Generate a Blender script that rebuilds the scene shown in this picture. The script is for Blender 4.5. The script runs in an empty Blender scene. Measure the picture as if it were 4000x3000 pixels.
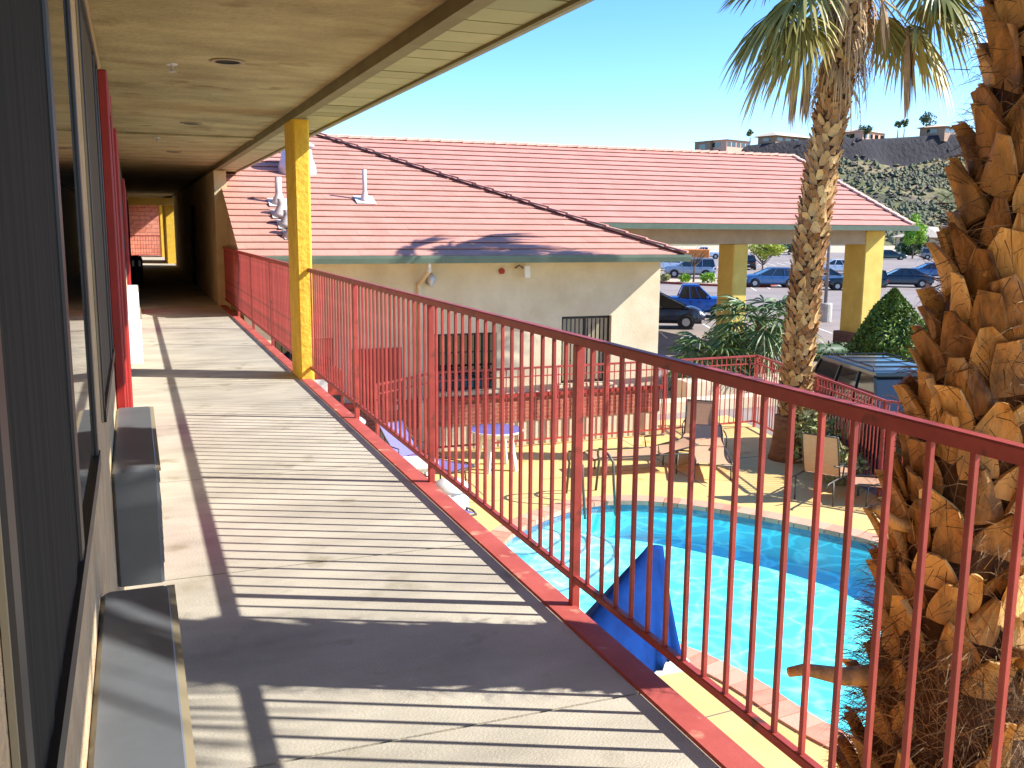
import bpy, math, random
from mathutils import Vector, Matrix, noise
from mathutils.geometry import tessellate_polygon
R = math.radians
SC = bpy.context.scene
COL = SC.collection

# ------------------------------------------------------------------ camera
cam_d = bpy.data.cameras.new('camera'); cam = bpy.data.objects.new('camera', cam_d); COL.objects.link(cam)
yaw, pitch, roll = .376466, .1632767, .00801246
fw = Vector((math.sin(yaw)*math.cos(pitch), math.cos(yaw)*math.cos(pitch), -math.sin(pitch)))
rt0 = Vector((math.cos(yaw), -math.sin(yaw), 0)); up0 = rt0.cross(fw)
rt = rt0*math.cos(roll)+up0*math.sin(roll); up = -rt0*math.sin(roll)+up0*math.cos(roll)
cam.matrix_world = Matrix(((rt.x, up.x, -fw.x, 0), (rt.y, up.y, -fw.y, 0), (rt.z, up.z, -fw.z, 1.6), (0, 0, 0, 1)))
cam_d.sensor_width = 36; cam_d.lens = 36*3721.8/4000
cam_d.clip_start = .05; cam_d.clip_end = 6000
SC.camera = cam

# ------------------------------------------------------------------ sky, sun, exposure
SUNV = Vector((1.21, -.555, 1.0)).normalized()
EL = math.asin(SUNV.z); AZ = math.atan2(SUNV.x, SUNV.y)
w = bpy.data.worlds.new('World'); SC.world = w; w.use_nodes = True
nt = w.node_tree; bg = nt.nodes['Background']
sk = nt.nodes.new('ShaderNodeTexSky'); sk.sky_type = 'NISHITA'; sk.sun_disc = False
sk.sun_elevation = EL; sk.sun_rotation = AZ; sk.altitude = 800; sk.air_density = 1.0; sk.dust_density = .25; sk.ozone_density = 4
hs = nt.nodes.new('ShaderNodeHueSaturation'); hs.inputs['Saturation'].default_value = 1.25; hs.inputs['Hue'].default_value = .507; nt.links.new(sk.outputs[0], hs.inputs['Color']); nt.links.new(hs.outputs[0], bg.inputs[0]); bg.inputs[1].default_value = .15
sd = bpy.data.lights.new('sun', 'SUN'); sd.energy = 4.6; sd.angle = R(.5); sd.color = (1, .955, .88)
sun = bpy.data.objects.new('sun', sd); COL.objects.link(sun); sun.rotation_euler = SUNV.to_track_quat('Z', 'Y').to_euler(); sun.location = (30, -20, 40)
SC.view_settings.view_transform = 'Standard'; SC.view_settings.look = 'None'
SC.view_settings.exposure = 1.16; SC.view_settings.gamma = 1
SC.cycles.use_denoising = True
SC.cycles.max_bounces = 10; SC.cycles.diffuse_bounces = 5; SC.cycles.transparent_max_bounces = 24
SC.cycles.caustics_reflective = False; SC.cycles.caustics_refractive = False

# ------------------------------------------------------------------ helpers
def lin(r, g, b):
    f = lambda c: (c/255/12.92 if c/255 <= .04045 else ((c/255+.055)/1.055)**2.4)
    return (f(r), f(g), f(b))
class NT:
    def __init__(s, m): s.t = m.node_tree; s.n = s.t.nodes; s.l = s.t.links
    def add(s, k, **kw):
        n = s.n.new(k)
        for a, b in kw.items(): setattr(n, a, b)
        return n
    def link(s, a, b): s.l.new(a, b)
def mat(name, col, col2=None, rough=.8, scale=3.0, stretch=(1, 1, 1), bump=0.0, bscale=60.0, metal=0.0, spec=.5, detail=6, contrast=(.35, .65), tint=None, coat=0, trans=0, bstretch=None, spots=None, col3=None, objvar=0):
    m = bpy.data.materials.new(name); m.use_nodes = True
    N = NT(m); b = N.n['Principled BSDF']
    b.inputs['Roughness'].default_value = rough; b.inputs['Metallic'].default_value = metal
    b.inputs['Specular IOR Level'].default_value = spec
    if coat: b.inputs['Coat Weight'].default_value = coat; b.inputs['Coat Roughness'].default_value = .05
    if trans: b.inputs['Transmission Weight'].default_value = trans
    tc = N.add('ShaderNodeTexCoord'); mp = N.add('ShaderNodeMapping'); mp.inputs['Scale'].default_value = stretch
    N.link(tc.outputs['Object'], mp.inputs[0])
    src = None
    if col2 is not None:
        nz = N.add('ShaderNodeTexNoise'); nz.inputs['Scale'].default_value = scale; nz.inputs['Detail'].default_value = detail; nz.inputs['Roughness'].default_value = .62
        N.link(mp.outputs[0], nz.inputs['Vector'])
        rp = N.add('ShaderNodeValToRGB'); rp.color_ramp.elements[0].position = contrast[0]; rp.color_ramp.elements[1].position = contrast[1]
        rp.color_ramp.elements[0].color = (*col, 1); rp.color_ramp.elements[1].color = (*col2, 1)
        if col3 is not None:
            e = rp.color_ramp.elements.new((contrast[0]+contrast[1])/2); e.color = (*col3, 1)
        N.link(nz.outputs[0], rp.inputs[0]); src = rp.outputs[0]
    if spots is not None:      # stains: colour, scale, threshold
        n2 = N.add('ShaderNodeTexNoise'); n2.inputs['Scale'].default_value = spots[1]; n2.inputs['Detail'].default_value = 4
        N.link(tc.outputs['Object'], n2.inputs['Vector'])
        r2 = N.add('ShaderNodeValToRGB'); r2.color_ramp.elements[0].position = spots[2]; r2.color_ramp.elements[1].position = min(1, spots[2]+.12)
        N.link(n2.outputs[0], r2.inputs[0])
        mx = N.add('ShaderNodeMix', data_type='RGBA'); N.link(r2.outputs[0], mx.inputs[0])
        if src: N.link(src, mx.inputs[6])
        else: mx.inputs[6].default_value = (*col, 1)
        mx.inputs[7].default_value = (*spots[0], 1); src = mx.outputs[2]
    if tint is not None:       # per-piece variation of real colour
        at = N.add('ShaderNodeAttribute', attribute_name='tint')
        mx = N.add('ShaderNodeMix', data_type='RGBA'); N.link(at.outputs['Fac'], mx.inputs[0])
        if src: N.link(src, mx.inputs[6])
        else: mx.inputs[6].default_value = (*col, 1)
        mx.inputs[7].default_value = (*tint, 1); src = mx.outputs[2]
    if objvar and src:         # each bar weathered a little differently
        oi = N.add('ShaderNodeObjectInfo'); mr = N.add('ShaderNodeMapRange'); mr.inputs[3].default_value = 1-objvar; mr.inputs[4].default_value = 1+objvar
        N.link(oi.outputs['Random'], mr.inputs[0]); hv = N.add('ShaderNodeHueSaturation'); N.link(mr.outputs[0], hv.inputs['Value']); N.link(src, hv.inputs['Color']); src = hv.outputs[0]
    if src: N.link(src, b.inputs['Base Color'])
    else: b.inputs['Base Color'].default_value = (*col, 1)
    if bump:
        nb = N.add('ShaderNodeTexNoise'); nb.inputs['Scale'].default_value = bscale; nb.inputs['Detail'].default_value = 5
        mb2 = N.add('ShaderNodeMapping'); mb2.inputs['Scale'].default_value = bstretch or stretch
        N.link(tc.outputs['Object'], mb2.inputs[0]); N.link(mb2.outputs[0], nb.inputs['Vector'])
        bp = N.add('ShaderNodeBump'); bp.inputs['Strength'].default_value = 1.0; bp.inputs['Distance'].default_value = bump
        N.link(nb.outputs[0], bp.inputs['Height']); N.link(bp.outputs[0], b.inputs['Normal'])
    return m

class MB:
    def __init__(s): s.v = []; s.f = []; s.t = []; s.tint = 0.0
    def add(s, vs, fs):
        k = len(s.v); s.v += [tuple(v) for v in vs]
        for f in fs: s.f.append(tuple(i+k for i in f)); s.t.append(s.tint)
    def box(s, x0, x1, y0, y1, z0, z1):
        s.add([(x0,y0,z0),(x1,y0,z0),(x1,y1,z0),(x0,y1,z0),(x0,y0,z1),(x1,y0,z1),(x1,y1,z1),(x0,y1,z1)],
              [(0,3,2,1),(4,5,6,7),(0,1,5,4),(1,2,6,5),(2,3,7,6),(3,0,4,7)]); return s
    def bbox(s, x0, x1, y0, y1, z0, z1, c=.01):      # box with its vertical and top edges chamfered
        p = [(x0+c,y0),(x1-c,y0),(x1,y0+c),(x1,y1-c),(x1-c,y1),(x0+c,y1),(x0,y1-c),(x0,y0+c)]
        cx, cy = (x0+x1)/2, (y0+y1)/2
        q = [(cx+(x-cx)*(1-2*c/(x1-x0)), cy+(y-cy)*(1-2*c/(y1-y0))) for x, y in p]
        vs = [(x,y,z0) for x,y in p]+[(x,y,z1-c) for x,y in p]+[(x,y,z1) for x,y in q]
        fs = [tuple(range(7,-1,-1)), tuple(range(16,24))]
        for i in range(8):
            j = (i+1) % 8; fs += [(i,j,j+8,i+8),(i+8,j+8,j+16,i+16)]
        s.add(vs, fs); return s
    def beam(s, a, b, w, h, upv=(0,0,1)):
        a = Vector(a); b = Vector(b); d = (b-a).normalized(); u = Vector(upv)
        r = d.cross(u)
        if r.length < 1e-4: r = d.cross(Vector((1,0,0)))
        r.normalize(); u = r.cross(d)
        r *= w/2; u *= h/2
        s.add([a-r-u,a+r-u,a+r+u,a-r+u,b-r-u,b+r-u,b+r+u,b-r+u],[(0,1,2,3),(4,7,6,5),(0,4,5,1),(1,5,6,2),(2,6,7,3),(3,7,4,0)]); return s
    def prism(s, poly, h0, h1, axis='z', flip=False):
        n = len(poly)
        if axis == 'z': A = [(x,y,h0) for x,y in poly]; B = [(x,y,h1) for x,y in poly]
        elif axis == 'y': A = [(x,h0,z) for x,z in poly]; B = [(x,h1,z) for x,z in poly]
        else: A = [(h0,y,z) for y,z in poly]; B = [(h1,y,z) for y,z in poly]
        s.add(A+B, [tuple(range(n-1,-1,-1)), tuple(range(n,2*n))]+[(i,(i+1)%n,(i+1)%n+n,i+n) for i in range(n)]); return s
    def tube(s, pts, r, n=6, cap=True):
        pts = [Vector(p) for p in pts]; rs = r if isinstance(r, (list, tuple)) else [r]*len(pts)
        vs = []; fs = []; pu = None
        for i, p in enumerate(pts):
            d = (pts[min(i+1,len(pts)-1)]-pts[max(i-1,0)]).normalized()
            u = d.orthogonal() if pu is None else (pu-d*pu.dot(d))
            if u.length < 1e-5: u = d.orthogonal()
            u.normalize(); pu = u; v = d.cross(u)
            for k in range(n):
                a = 2*math.pi*k/n; vs.append(p+(u*math.cos(a)+v*math.sin(a))*rs[i])
        for i in range(len(pts)-1):
            for k in range(n):
                fs.append((i*n+k, i*n+(k+1)%n, (i+1)*n+(k+1)%n, (i+1)*n+k))
        if cap: fs += [tuple(range(n-1,-1,-1)), tuple(range((len(pts)-1)*n, len(pts)*n))]
        s.add(vs, fs); return s
    def lathe(s, prof, c=(0,0,0), n=24, ax=1.0, ay=1.0, cap=True):
        vs = []; fs = []
        for r, z in prof:
            for k in range(n):
                a = 2*math.pi*k/n; vs.append((c[0]+r*ax*math.cos(a), c[1]+r*ay*math.sin(a), c[2]+z))
        for i in range(len(prof)-1):
            for k in range(n): fs.append((i*n+k, i*n+(k+1)%n, (i+1)*n+(k+1)%n, (i+1)*n+k))
        if cap: fs += [tuple(range(n-1,-1,-1)), tuple(range((len(prof)-1)*n, len(prof)*n))]
        s.add(vs, fs); return s
    def loft(s, rings, cap=True, closed=True):
        n = len(rings[0]); vs = [p for r in rings for p in r]; fs = []
        for i in range(len(rings)-1):
            for k in range(n if closed else n-1): fs.append((i*n+k, i*n+(k+1)%n, (i+1)*n+(k+1)%n, (i+1)*n+k))
        if cap and closed: fs += [tuple(range(n-1,-1,-1)), tuple(range((len(rings)-1)*n, len(rings)*n))]
        s.add(vs, fs); return s
    def poly(s, outer, holes, z):
        loops = [[Vector((x,y,0)) for x,y in l] for l in [outer]+holes]
        flat = [p for l in loops for p in l]
        tris = tessellate_polygon(loops); out = []
        for t in tris:
            a, b, c = (flat[i] for i in t)
            out.append(t if (b-a).cross(c-a).z > 0 else (t[0],t[2],t[1]))
        s.add([(p.x,p.y,z) for p in flat], out); return s
    def xform(s, M, k=0):
        s.v[k:] = [tuple(M @ Vector(v)) for v in s.v[k:]]; return s
    def build(s, name, material, parent=None, smooth=False, world=True, loc=None):
        me = bpy.data.meshes.new(name); vs = s.v
        off = Vector((0,0,0))
        if parent is not None and world:
            p = parent
            while p is not None: off += p.location; p = p.parent
        elif loc is not None: off = Vector(loc)
        if off.length > 0: vs = [(v[0]-off.x, v[1]-off.y, v[2]-off.z) for v in vs]
        me.from_pydata(vs, [], s.f); me.update()
        if any(s.t):
            a = me.attributes.new('tint', 'FLOAT', 'FACE'); a.data.foreach_set('value', s.t)
        if smooth: me.polygons.foreach_set('use_smooth', [True]*len(me.polygons))
        me.materials.append(material)
        o = bpy.data.objects.new(name, me); COL.objects.link(o)
        if parent is not None: o.parent = parent
        elif loc is not None: o.location = loc
        return o
def thing(name, label, cat, loc=(0,0,0), rz=0, group=None):
    o = bpy.data.objects.new(name, None); COL.objects.link(o); o.location = loc; o.rotation_euler = (0,0,rz); o.empty_display_size = .3
    o['label'] = label; o['category'] = cat
    if group: o['group'] = group
    return o
def tag(o, label, cat, group=None):
    o['label'] = label; o['category'] = cat
    if group: o['group'] = group
    return o
def structure(o): o['kind'] = 'structure'; return o
def stuff(o): o['kind'] = 'stuff'; return o
def dup(root, loc, rz, label, group=None, parts_labels=None):
    r = root.copy(); COL.objects.link(r); r.location = loc; r.rotation_euler = (0,0,rz); r['label'] = label
    if group: r['group'] = group
    for ch in list(root.children):
        c = ch.copy(); COL.objects.link(c); c.parent = r
        for g in list(ch.children):
            d = g.copy(); COL.objects.link(d); d.parent = c
    return r
def autosmooth(o, ang=35):
    me = o.data; me.polygons.foreach_set('use_smooth', [True]*len(me.polygons))
    me.set_sharp_from_angle(angle=R(ang)); return o

# ------------------------------------------------------------------ materials
M = {}
M['concrete'] = mat('walkway_concrete', lin(192,184,166), lin(152,145,130), .85, 1.1, (1,2.0,1), .003, 90, spots=(lin(142,134,112), 3.2, .60), detail=14, contrast=(.3,.68))
M['joint'] = mat('joint_filler', lin(120,112,98), rough=.9)
M['kerb'] = mat('red_edge_paint', lin(178,84,74), lin(158,66,58), .75, 3, bump=.001, bscale=70, spots=(lin(190,150,124), 8, .60), detail=8)
M['rail'] = mat('red_rail_paint', lin(166,68,60), lin(146,54,48), .5, 9, bump=.0004, bscale=40, spots=(lin(88,50,34), 11, .60), objvar=.22)
M['ceiling'] = mat('tan_stucco_ceiling', lin(186,174,134), lin(134,122,88), .95, 1.3, (1,1.7,1), .022, 30, detail=14, contrast=(.28,.72), bstretch=(.8,1.3,1), spots=(lin(128,112,78), 2.2, .60))
M['beam'] = mat('olive_trim', lin(122,116,80), lin(110,102,68), .7, 4)
M['soffit'] = mat('sage_soffit_vinyl', lin(164,164,122), lin(154,156,114), .55, 5, tint=lin(134,138,98))
M['gutter'] = mat('grey_green_gutter', lin(138,150,136), lin(126,138,124), .45, 6)
M['sgutter'] = mat('sage_gutter', lin(96,112,94), lin(84,100,84), .5, 4)
M['yellow'] = mat('yellow_stucco', lin(226,188,62), lin(208,164,48), .85, 6, bump=.014, bscale=17, detail=7)
M['pyellow'] = mat('yellow_pillar_stucco', lin(222,192,98), lin(208,176,84), .88, 2, bump=.006, bscale=30)
M['stucco'] = mat('cream_stucco', lin(216,200,160), lin(200,182,142), .9, 2.2, bump=.008, bscale=35, spots=(lin(182,164,128), 1.3, .62))
M['wallst'] = mat('brown_stucco', lin(206,180,142), lin(184,156,120), .9, 8, bump=.012, bscale=60)
M['lobby'] = mat('lobby_cream_stucco', lin(216,202,172), lin(200,184,152), .9, 1.4, bump=.006, bscale=30, spots=(lin(196,178,146), .9, .62))
M['canbeam'] = mat('taupe_canopy_beam', lin(178,160,136), lin(164,146,124), .9, 2, bump=.004, bscale=25)
M['dark'] = mat('black_hole', (.006,.006,.006), rough=.9)
M['glass'] = mat('window_glass', (.012,.013,.013), rough=.02, spec=1.0)
M['screen'] = mat('insect_screen', (.017,.018,.016), (.013,.013,.012), .8, 1.2, (1,3,.3), .002, 14, bstretch=(1,3,.3), spec=.15)
M['screen2'] = mat('brown_screen', lin(96,86,72), lin(82,74,62), .8, 2, (1,8,.2), .003, 14, bstretch=(1,6,.2), spec=.2)
M['bronze'] = mat('bronze_frame', (.020,.018,.018), (.014,.013,.014), .45, 6, metal=.3)
M['alum'] = mat('pale_frame', lin(150,138,112), rough=.5)
M['red_door'] = mat('red_door_paint', lin(158,30,26), lin(136,24,22), .5, 4, bump=.0006, bscale=40)
M['ac'] = mat('grey_ac_cover', lin(100,104,108), lin(90,94,98), .36, 5, bump=.0004, bscale=30, spec=.5)
M['acw'] = mat('white_ac_cover', lin(222,224,228), lin(210,212,218), .5, 4)
M['tile'] = mat('terracotta_roof_tile', lin(196,140,122), lin(184,128,110), .85, 1.6, tint=lin(204,150,130), bump=.004, bscale=22, detail=8)
M['tile2'] = mat('salmon_roof_tile', lin(196,136,120), lin(186,126,110), .85, 1.2, tint=lin(204,146,128), bump=.004, bscale=20, detail=8)
M['gapshade'] = mat('roof_gap_shade', lin(74,40,34), rough=.9)  # dark tone painted for shade in roof gaps and along the hip
M['ridge'] = mat('pale_ridge_mortar', lin(230,192,168), lin(216,172,150), .85, 5)
M['galv'] = mat('galvanised_metal', lin(200,204,212), lin(178,182,190), .4, 6, metal=.35)
M['ventw'] = mat('pale_vent_pipe', lin(212,204,196), lin(190,182,176), .6, 10)
M['white'] = mat('white_plastic', lin(230,228,220), lin(218,216,208), .5, 4)
M['lav'] = mat('lavender_table_top', lin(112,104,168), lin(98,92,154), .5, 5)
M['bluefab'] = mat('blue_cover_canvas', lin(6,54,122), lin(4,42,102), .8, 5, spec=.12, bump=.002, bscale=60)
M['purple'] = mat('blue_sling_fabric', lin(120,116,172), lin(104,100,160), .8, 40)
M['sling'] = mat('peach_sling_fabric', lin(206,160,122), lin(194,148,110), .85, 30)
M['frame'] = mat('grey_bronze_tube', lin(92,88,78), lin(78,74,66), .45, 8, metal=.4)
M['deck'] = mat('yellow_pool_deck', lin(222,190,124), lin(208,174,106), .85, 1.0, bump=.002, bscale=60, spots=(lin(200,150,78), 1.7, .64), detail=9)
M['coping'] = mat('brick_coping', lin(206,140,112), lin(190,120,96), .85, 5, tint=lin(214,164,136), bump=.003, bscale=40)
M['asphalt'] = mat('sunbleached_asphalt', lin(150,136,126), lin(134,121,112), .92, .35, bump=.004, bscale=25, spots=(lin(112,102,96), .22, .6), detail=10)
M['paint'] = mat('white_line_paint', lin(226,222,214), lin(206,200,190), .8, 2)
M['bluepaint'] = mat('blue_bay_paint', lin(90,140,190), rough=.8)
M['redkerb'] = mat('red_kerb_paint', lin(168,64,50), lin(150,54,44), .8, 3)
M['gravel'] = mat('desert_gravel', lin(206,190,160), lin(168,150,122), .95, 9, bump=.02, bscale=20, detail=8)
M['leafd'] = mat('dark_leaf', (.030,.075,.016), (.022,.052,.012), .6, 6, tint=(.085,.13,.02))
M['leaff'] = mat('fan_palm_leaf', (.06,.13,.022), (.045,.10,.018), .5, 5, tint=(.24,.26,.06))
M['leafpalm'] = mat('palm_frond', (.11,.15,.022), (.08,.115,.02), .5, 4, tint=(.50,.36,.07))
M['leafb'] = mat('bright_leaf', (.20,.40,.02), (.14,.32,.015), .6, 4, tint=(.34,.50,.03))
M['leafy'] = mat('yellow_green_leaf', (.34,.42,.03), (.26,.34,.02), .6, 4, tint=(.48,.48,.06))
M['shrub'] = mat('variegated_leaf', (.22,.27,.05), (.16,.20,.04), .6, 8, tint=(.52,.48,.22))
M['dead'] = mat('dead_frond', lin(168,132,92), lin(130,98,66), .8, 6, tint=lin(206,172,124))
M['bark'] = mat('grey_bark', lin(112,92,74), lin(84,68,54), .95, 8, bump=.01, bscale=30)
M['boot'] = mat('palm_boot', lin(94,62,32), lin(186,136,74), .6, 16, (1,1,.22), .008, 70, tint=lin(236,194,122), detail=12, contrast=(.36,.60), spots=(lin(84,56,32), 7, .57))
M['boot2'] = mat('palm_boot_far', lin(112,70,34), lin(164,112,58), .62, 12, (1,1,.5), .003, 40, tint=lin(222,184,120), detail=7)
M['core'] = mat('palm_trunk_core', lin(92,62,36), lin(58,38,22), .95, 14, bump=.02, bscale=25)
M['fibre'] = mat('palm_fibre', lin(92,66,40), lin(54,38,24), .9, 12, tint=lin(160,132,94))
M['trunkbase'] = mat('smooth_trunk_base', lin(150,104,62), lin(118,78,46), .85, 5, (1,1,3), .006, 20)
M['bsmt'] = mat('pole_metal', lin(120,118,124), rough=.5, metal=.3)
M['conc2'] = mat('grey_concrete_base', lin(176,170,160), lin(158,152,144), .9, 3)
M['brickred'] = None
M['tyre'] = mat('tyre_rubber', (.012,.012,.013), (.018,.018,.018), .85, 20)
M['rim'] = mat('alloy_rim', lin(170,172,178), rough=.35, metal=.7)
M['carglass'] = mat('car_glass', (.02,.026,.03), rough=.04, spec=.9)
M['lampclear'] = mat('headlamp_lens', lin(215,218,222), rough=.12, spec=.8)
M['lampred'] = mat('tail_lamp_lens', lin(170,20,18), rough=.2)
M['trimblack'] = mat('black_trim', (.012,.012,.013), rough=.6)
M['plate'] = mat('number_plate', lin(220,222,224), rough=.5)

def brick_mat(name, c1, c2, mortar, sx, sz, axis='xz', bump=.012):
    m = bpy.data.materials.new(name); m.use_nodes = True; N = NT(m); b = N.n['Principled BSDF']; b.inputs['Roughness'].default_value = .9
    tc = N.add('ShaderNodeTexCoord'); sp = N.add('ShaderNodeSeparateXYZ'); cb = N.add('ShaderNodeCombineXYZ')
    N.link(tc.outputs['Object'], sp.inputs[0])
    N.link(sp.outputs['X' if axis[0] == 'x' else 'Y'], cb.inputs[0]); N.link(sp.outputs['Z'], cb.inputs[1])
    br = N.add('ShaderNodeTexBrick'); br.inputs['Scale'].default_value = 1.0
    br.inputs['Brick Width'].default_value = sx; br.inputs['Row Height'].default_value = sz; br.inputs['Mortar Size'].default_value = .012; br.inputs['Bias'].default_value = 0
    br.inputs['Color1'].default_value = (*c1,1); br.inputs['Color2'].default_value = (*c2,1); br.inputs['Mortar'].default_value = (*mortar,1)
    N.link(cb.outputs[0], br.inputs['Vector'])
    nz = N.add('ShaderNodeTexNoise'); nz.inputs['Scale'].default_value = 6; N.link(tc.outputs['Object'], nz.inputs['Vector'])
    mx = N.add('ShaderNodeMix', data_type='RGBA', blend_type='OVERLAY'); mx.inputs[0].default_value = .5
    N.link(br.outputs['Color'], mx.inputs[6]); N.link(nz.outputs['Fac'], mx.inputs[7]); N.link(mx.outputs[2], b.inputs['Base Color'])
    bp = N.add('ShaderNodeBump'); bp.inputs['Distance'].default_value = bump; bp.invert = True
    N.link(br.outputs['Fac'], bp.inputs['Height']); N.link(bp.outputs[0], b.inputs['Normal'])
    return m
M['brick'] = brick_mat('red_brick', lin(178,98,76), lin(164,84,64), lin(176,124,102), .21, .075)
M['brickfar'] = brick_mat('rough_red_block', lin(204,136,112), lin(186,114,92), lin(160,104,88), .6, .22, bump=.06)
M['brickbr'] = brick_mat('brown_brick', lin(112,76,66), lin(96,62,54), lin(126,104,94), .21, .075)
def car_paint(name, c, rough=.3, metal=.25): return mat(name, c, rough=rough, metal=metal, coat=.5)

# water: a clear tinted sheet with ripples; caustic light is painted as bright lines into its transparent colour
def water_mat():
    m = bpy.data.materials.new('pool_water'); m.use_nodes = True; N = NT(m); N.n.remove(N.n['Principled BSDF'])
    out = N.n['Material Output']; tr = N.add('ShaderNodeBsdfTransparent'); gl = N.add('ShaderNodeBsdfGlossy'); gl.inputs['Roughness'].default_value = .03
    tc = N.add('ShaderNodeTexCoord')
    nz = N.add('ShaderNodeTexNoise'); nz.inputs['Scale'].default_value = 1.5; nz.inputs['Detail'].default_value = 2
    N.link(tc.outputs['Object'], nz.inputs['Vector'])
    ad = N.add('ShaderNodeMix', data_type='VECTOR'); ad.inputs[0].default_value = .42
    N.link(tc.outputs['Object'], ad.inputs[4]); N.link(nz.outputs['Color'], ad.inputs[5])
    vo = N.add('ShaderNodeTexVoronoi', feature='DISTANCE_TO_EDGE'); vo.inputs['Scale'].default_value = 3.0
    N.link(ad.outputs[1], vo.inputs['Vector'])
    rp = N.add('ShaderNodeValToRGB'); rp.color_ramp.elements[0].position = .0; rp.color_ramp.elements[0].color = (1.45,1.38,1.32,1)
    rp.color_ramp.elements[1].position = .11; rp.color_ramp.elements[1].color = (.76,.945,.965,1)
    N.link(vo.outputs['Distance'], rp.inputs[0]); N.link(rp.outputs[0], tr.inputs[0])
    lw = N.add('ShaderNodeLayerWeight'); lw.inputs[0].default_value = .5; pw_ = N.add('ShaderNodeMath', operation='POWER'); pw_.inputs[1].default_value = 4.5; N.link(lw.outputs['Facing'], pw_.inputs[0]); fr = N.add('ShaderNodeMath', operation='MULTIPLY_ADD'); fr.inputs[1].default_value = .75; fr.inputs[2].default_value = .02; N.link(pw_.outputs[0], fr.inputs[0])
    wn = N.add('ShaderNodeTexNoise'); wn.inputs['Scale'].default_value = 5; wn.inputs['Detail'].default_value = 3; N.link(tc.outputs['Object'], wn.inputs['Vector'])
    bp = N.add('ShaderNodeBump'); bp.inputs['Distance'].default_value = .02; N.link(wn.outputs[0], bp.inputs['Height']); N.link(bp.outputs[0], gl.inputs['Normal'])
    mx = N.add('ShaderNodeMixShader'); N.link(fr.outputs[0], mx.inputs[0]); N.link(tr.outputs[0], mx.inputs[1]); N.link(gl.outputs[0], mx.inputs[2]); N.link(mx.outputs[0], out.inputs[0])
    return m
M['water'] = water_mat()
M['plaster'] = mat('pool_plaster', lin(112,236,244), lin(100,230,240), .8, 1.2)
M['step'] = mat('white_pool_step', lin(150,230,236), lin(138,224,232), .8, 2)
M['steptile'] = mat('step_edge_tile', lin(96,140,160), rough=.5)
M['pooltile'] = mat('waterline_tile', lin(110,130,150), lin(88,108,130), .4, 12)

GZ = -2.8

# ================================================================== GROUND, DECK, POOL
POOL = [(4.05,10.6),(4.25,11.5),(4.70,12.15),(5.05,12.54),(5.8,13.05),(6.46,13.35),(7.0,13.38),(7.5,13.22),(8.12,12.75),(8.74,11.98),(9.25,11.11),(9.61,10.42),(9.8,9.5),(9.6,8.4),(9.0,7.2),(8.1,6.1),(7.1,5.4),(6.3,5.3),(5.7,5.8),(5.52,6.47),(5.5,7.17),(5.39,7.76),(5.18,8.31),(4.75,8.85),(4.3,9.4),(4.08,10.0)]
def smooth_loop(p, it=2):
    for _ in range(it):
        q = []
        for i in range(len(p)):
            a, b = p[i], p[(i+1) % len(p)]
            q += [(a[0]*.75+b[0]*.25, a[1]*.75+b[1]*.25), (a[0]*.25+b[0]*.75, a[1]*.25+b[1]*.75)]
        p = q
    return p
POOL = smooth_loop(POOL, 2)
def offset_loop(p, d):
    n = len(p); out = []
    ar = sum(p[i][0]*p[(i+1)%n][1]-p[(i+1)%n][0]*p[i][1] for i in range(n))
    sg = 1 if ar > 0 else -1
    for i in range(n):
        a, b = Vector(p[i-1]), Vector(p[(i+1) % n]); t = (b-a).normalized()
        out.append((p[i][0]+t.y*d*sg, p[i][1]-t.x*d*sg))
    return out
DECK = [(-.15,-8),(16,-8),(14.8,7.6),(12.7,10.2),(11.4,12.2),(12.85,17.6),(13.0,18.9),(10.9,18.9),(10.4,17.7),(-.15,17.7)]
m = MB(); m.poly([(-900,-90),(2500,-90),(2500,2600),(-900,2600)], [[(x,y) for x,y in reversed(DECK)]], GZ-.012)
structure(m.build('parking_lot', M['asphalt']))
cop_out = offset_loop(POOL, .30)
m = MB(); m.poly(DECK, [list(reversed(cop_out))], GZ)
structure(m.build('pool_deck', M['deck']))
m = MB()                       # thin joints cut in the deck
for a, b in (((2.0,8.6),(4.6,8.9)),((6.5,15.0),(12.2,15.2)),((3.0,14.2),(6.2,14.0)),((5.2,14.3),(5.4,17.6)),((9.0,13.6),(9.4,17.6)),((2.4,6.7),(5.2,6.9)),((2.2,4.4),(5.6,4.6))):
    m.beam((*a,GZ+.002),(*b,GZ+.002),.014,.004)
structure(m.build('deck_joints', M['joint']))

pool = thing('swimming_pool', 'freeform turquoise swimming pool with brick coping and white corner steps', 'swimming pool', (7,9.5,GZ))
m = MB(); DEPTH = .60; n = len(POOL)
vs = [(x,y,GZ-.03) for x,y in POOL]+[(x,y,GZ-DEPTH) for x,y in POOL]
m.add(vs, [(i,(i+1)%n,(i+1)%n+n,i+n) for i in range(n)]); m.poly(POOL, [], GZ-DEPTH)
m.build('basin', M['plaster'], pool)
m = MB(); ti = offset_loop(POOL, -.004)
m.add([(x,y,GZ-.03) for x,y in ti]+[(x,y,GZ-.17) for x,y in ti], [(i,(i+1)%n,(i+1)%n+n,i+n) for i in range(n)])
m.build('waterline_tile', M['pooltile'], pool)
random.seed(3)
m = MB(); ci = offset_loop(POOL, -.03)
per = [0]
for i in range(n): per.append(per[-1]+(Vector(POOL[(i+1)%n])-Vector(POOL[i])).length)
def along(loop, s):
    s %= per[-1]
    for i in range(n):
        if per[i+1] >= s:
            t = (s-per[i])/(per[i+1]-per[i]); a, b = loop[i], loop[(i+1)%n]; return (a[0]+(b[0]-a[0])*t, a[1]+(b[1]-a[1])*t)
s = 0; bw = .235
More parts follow.
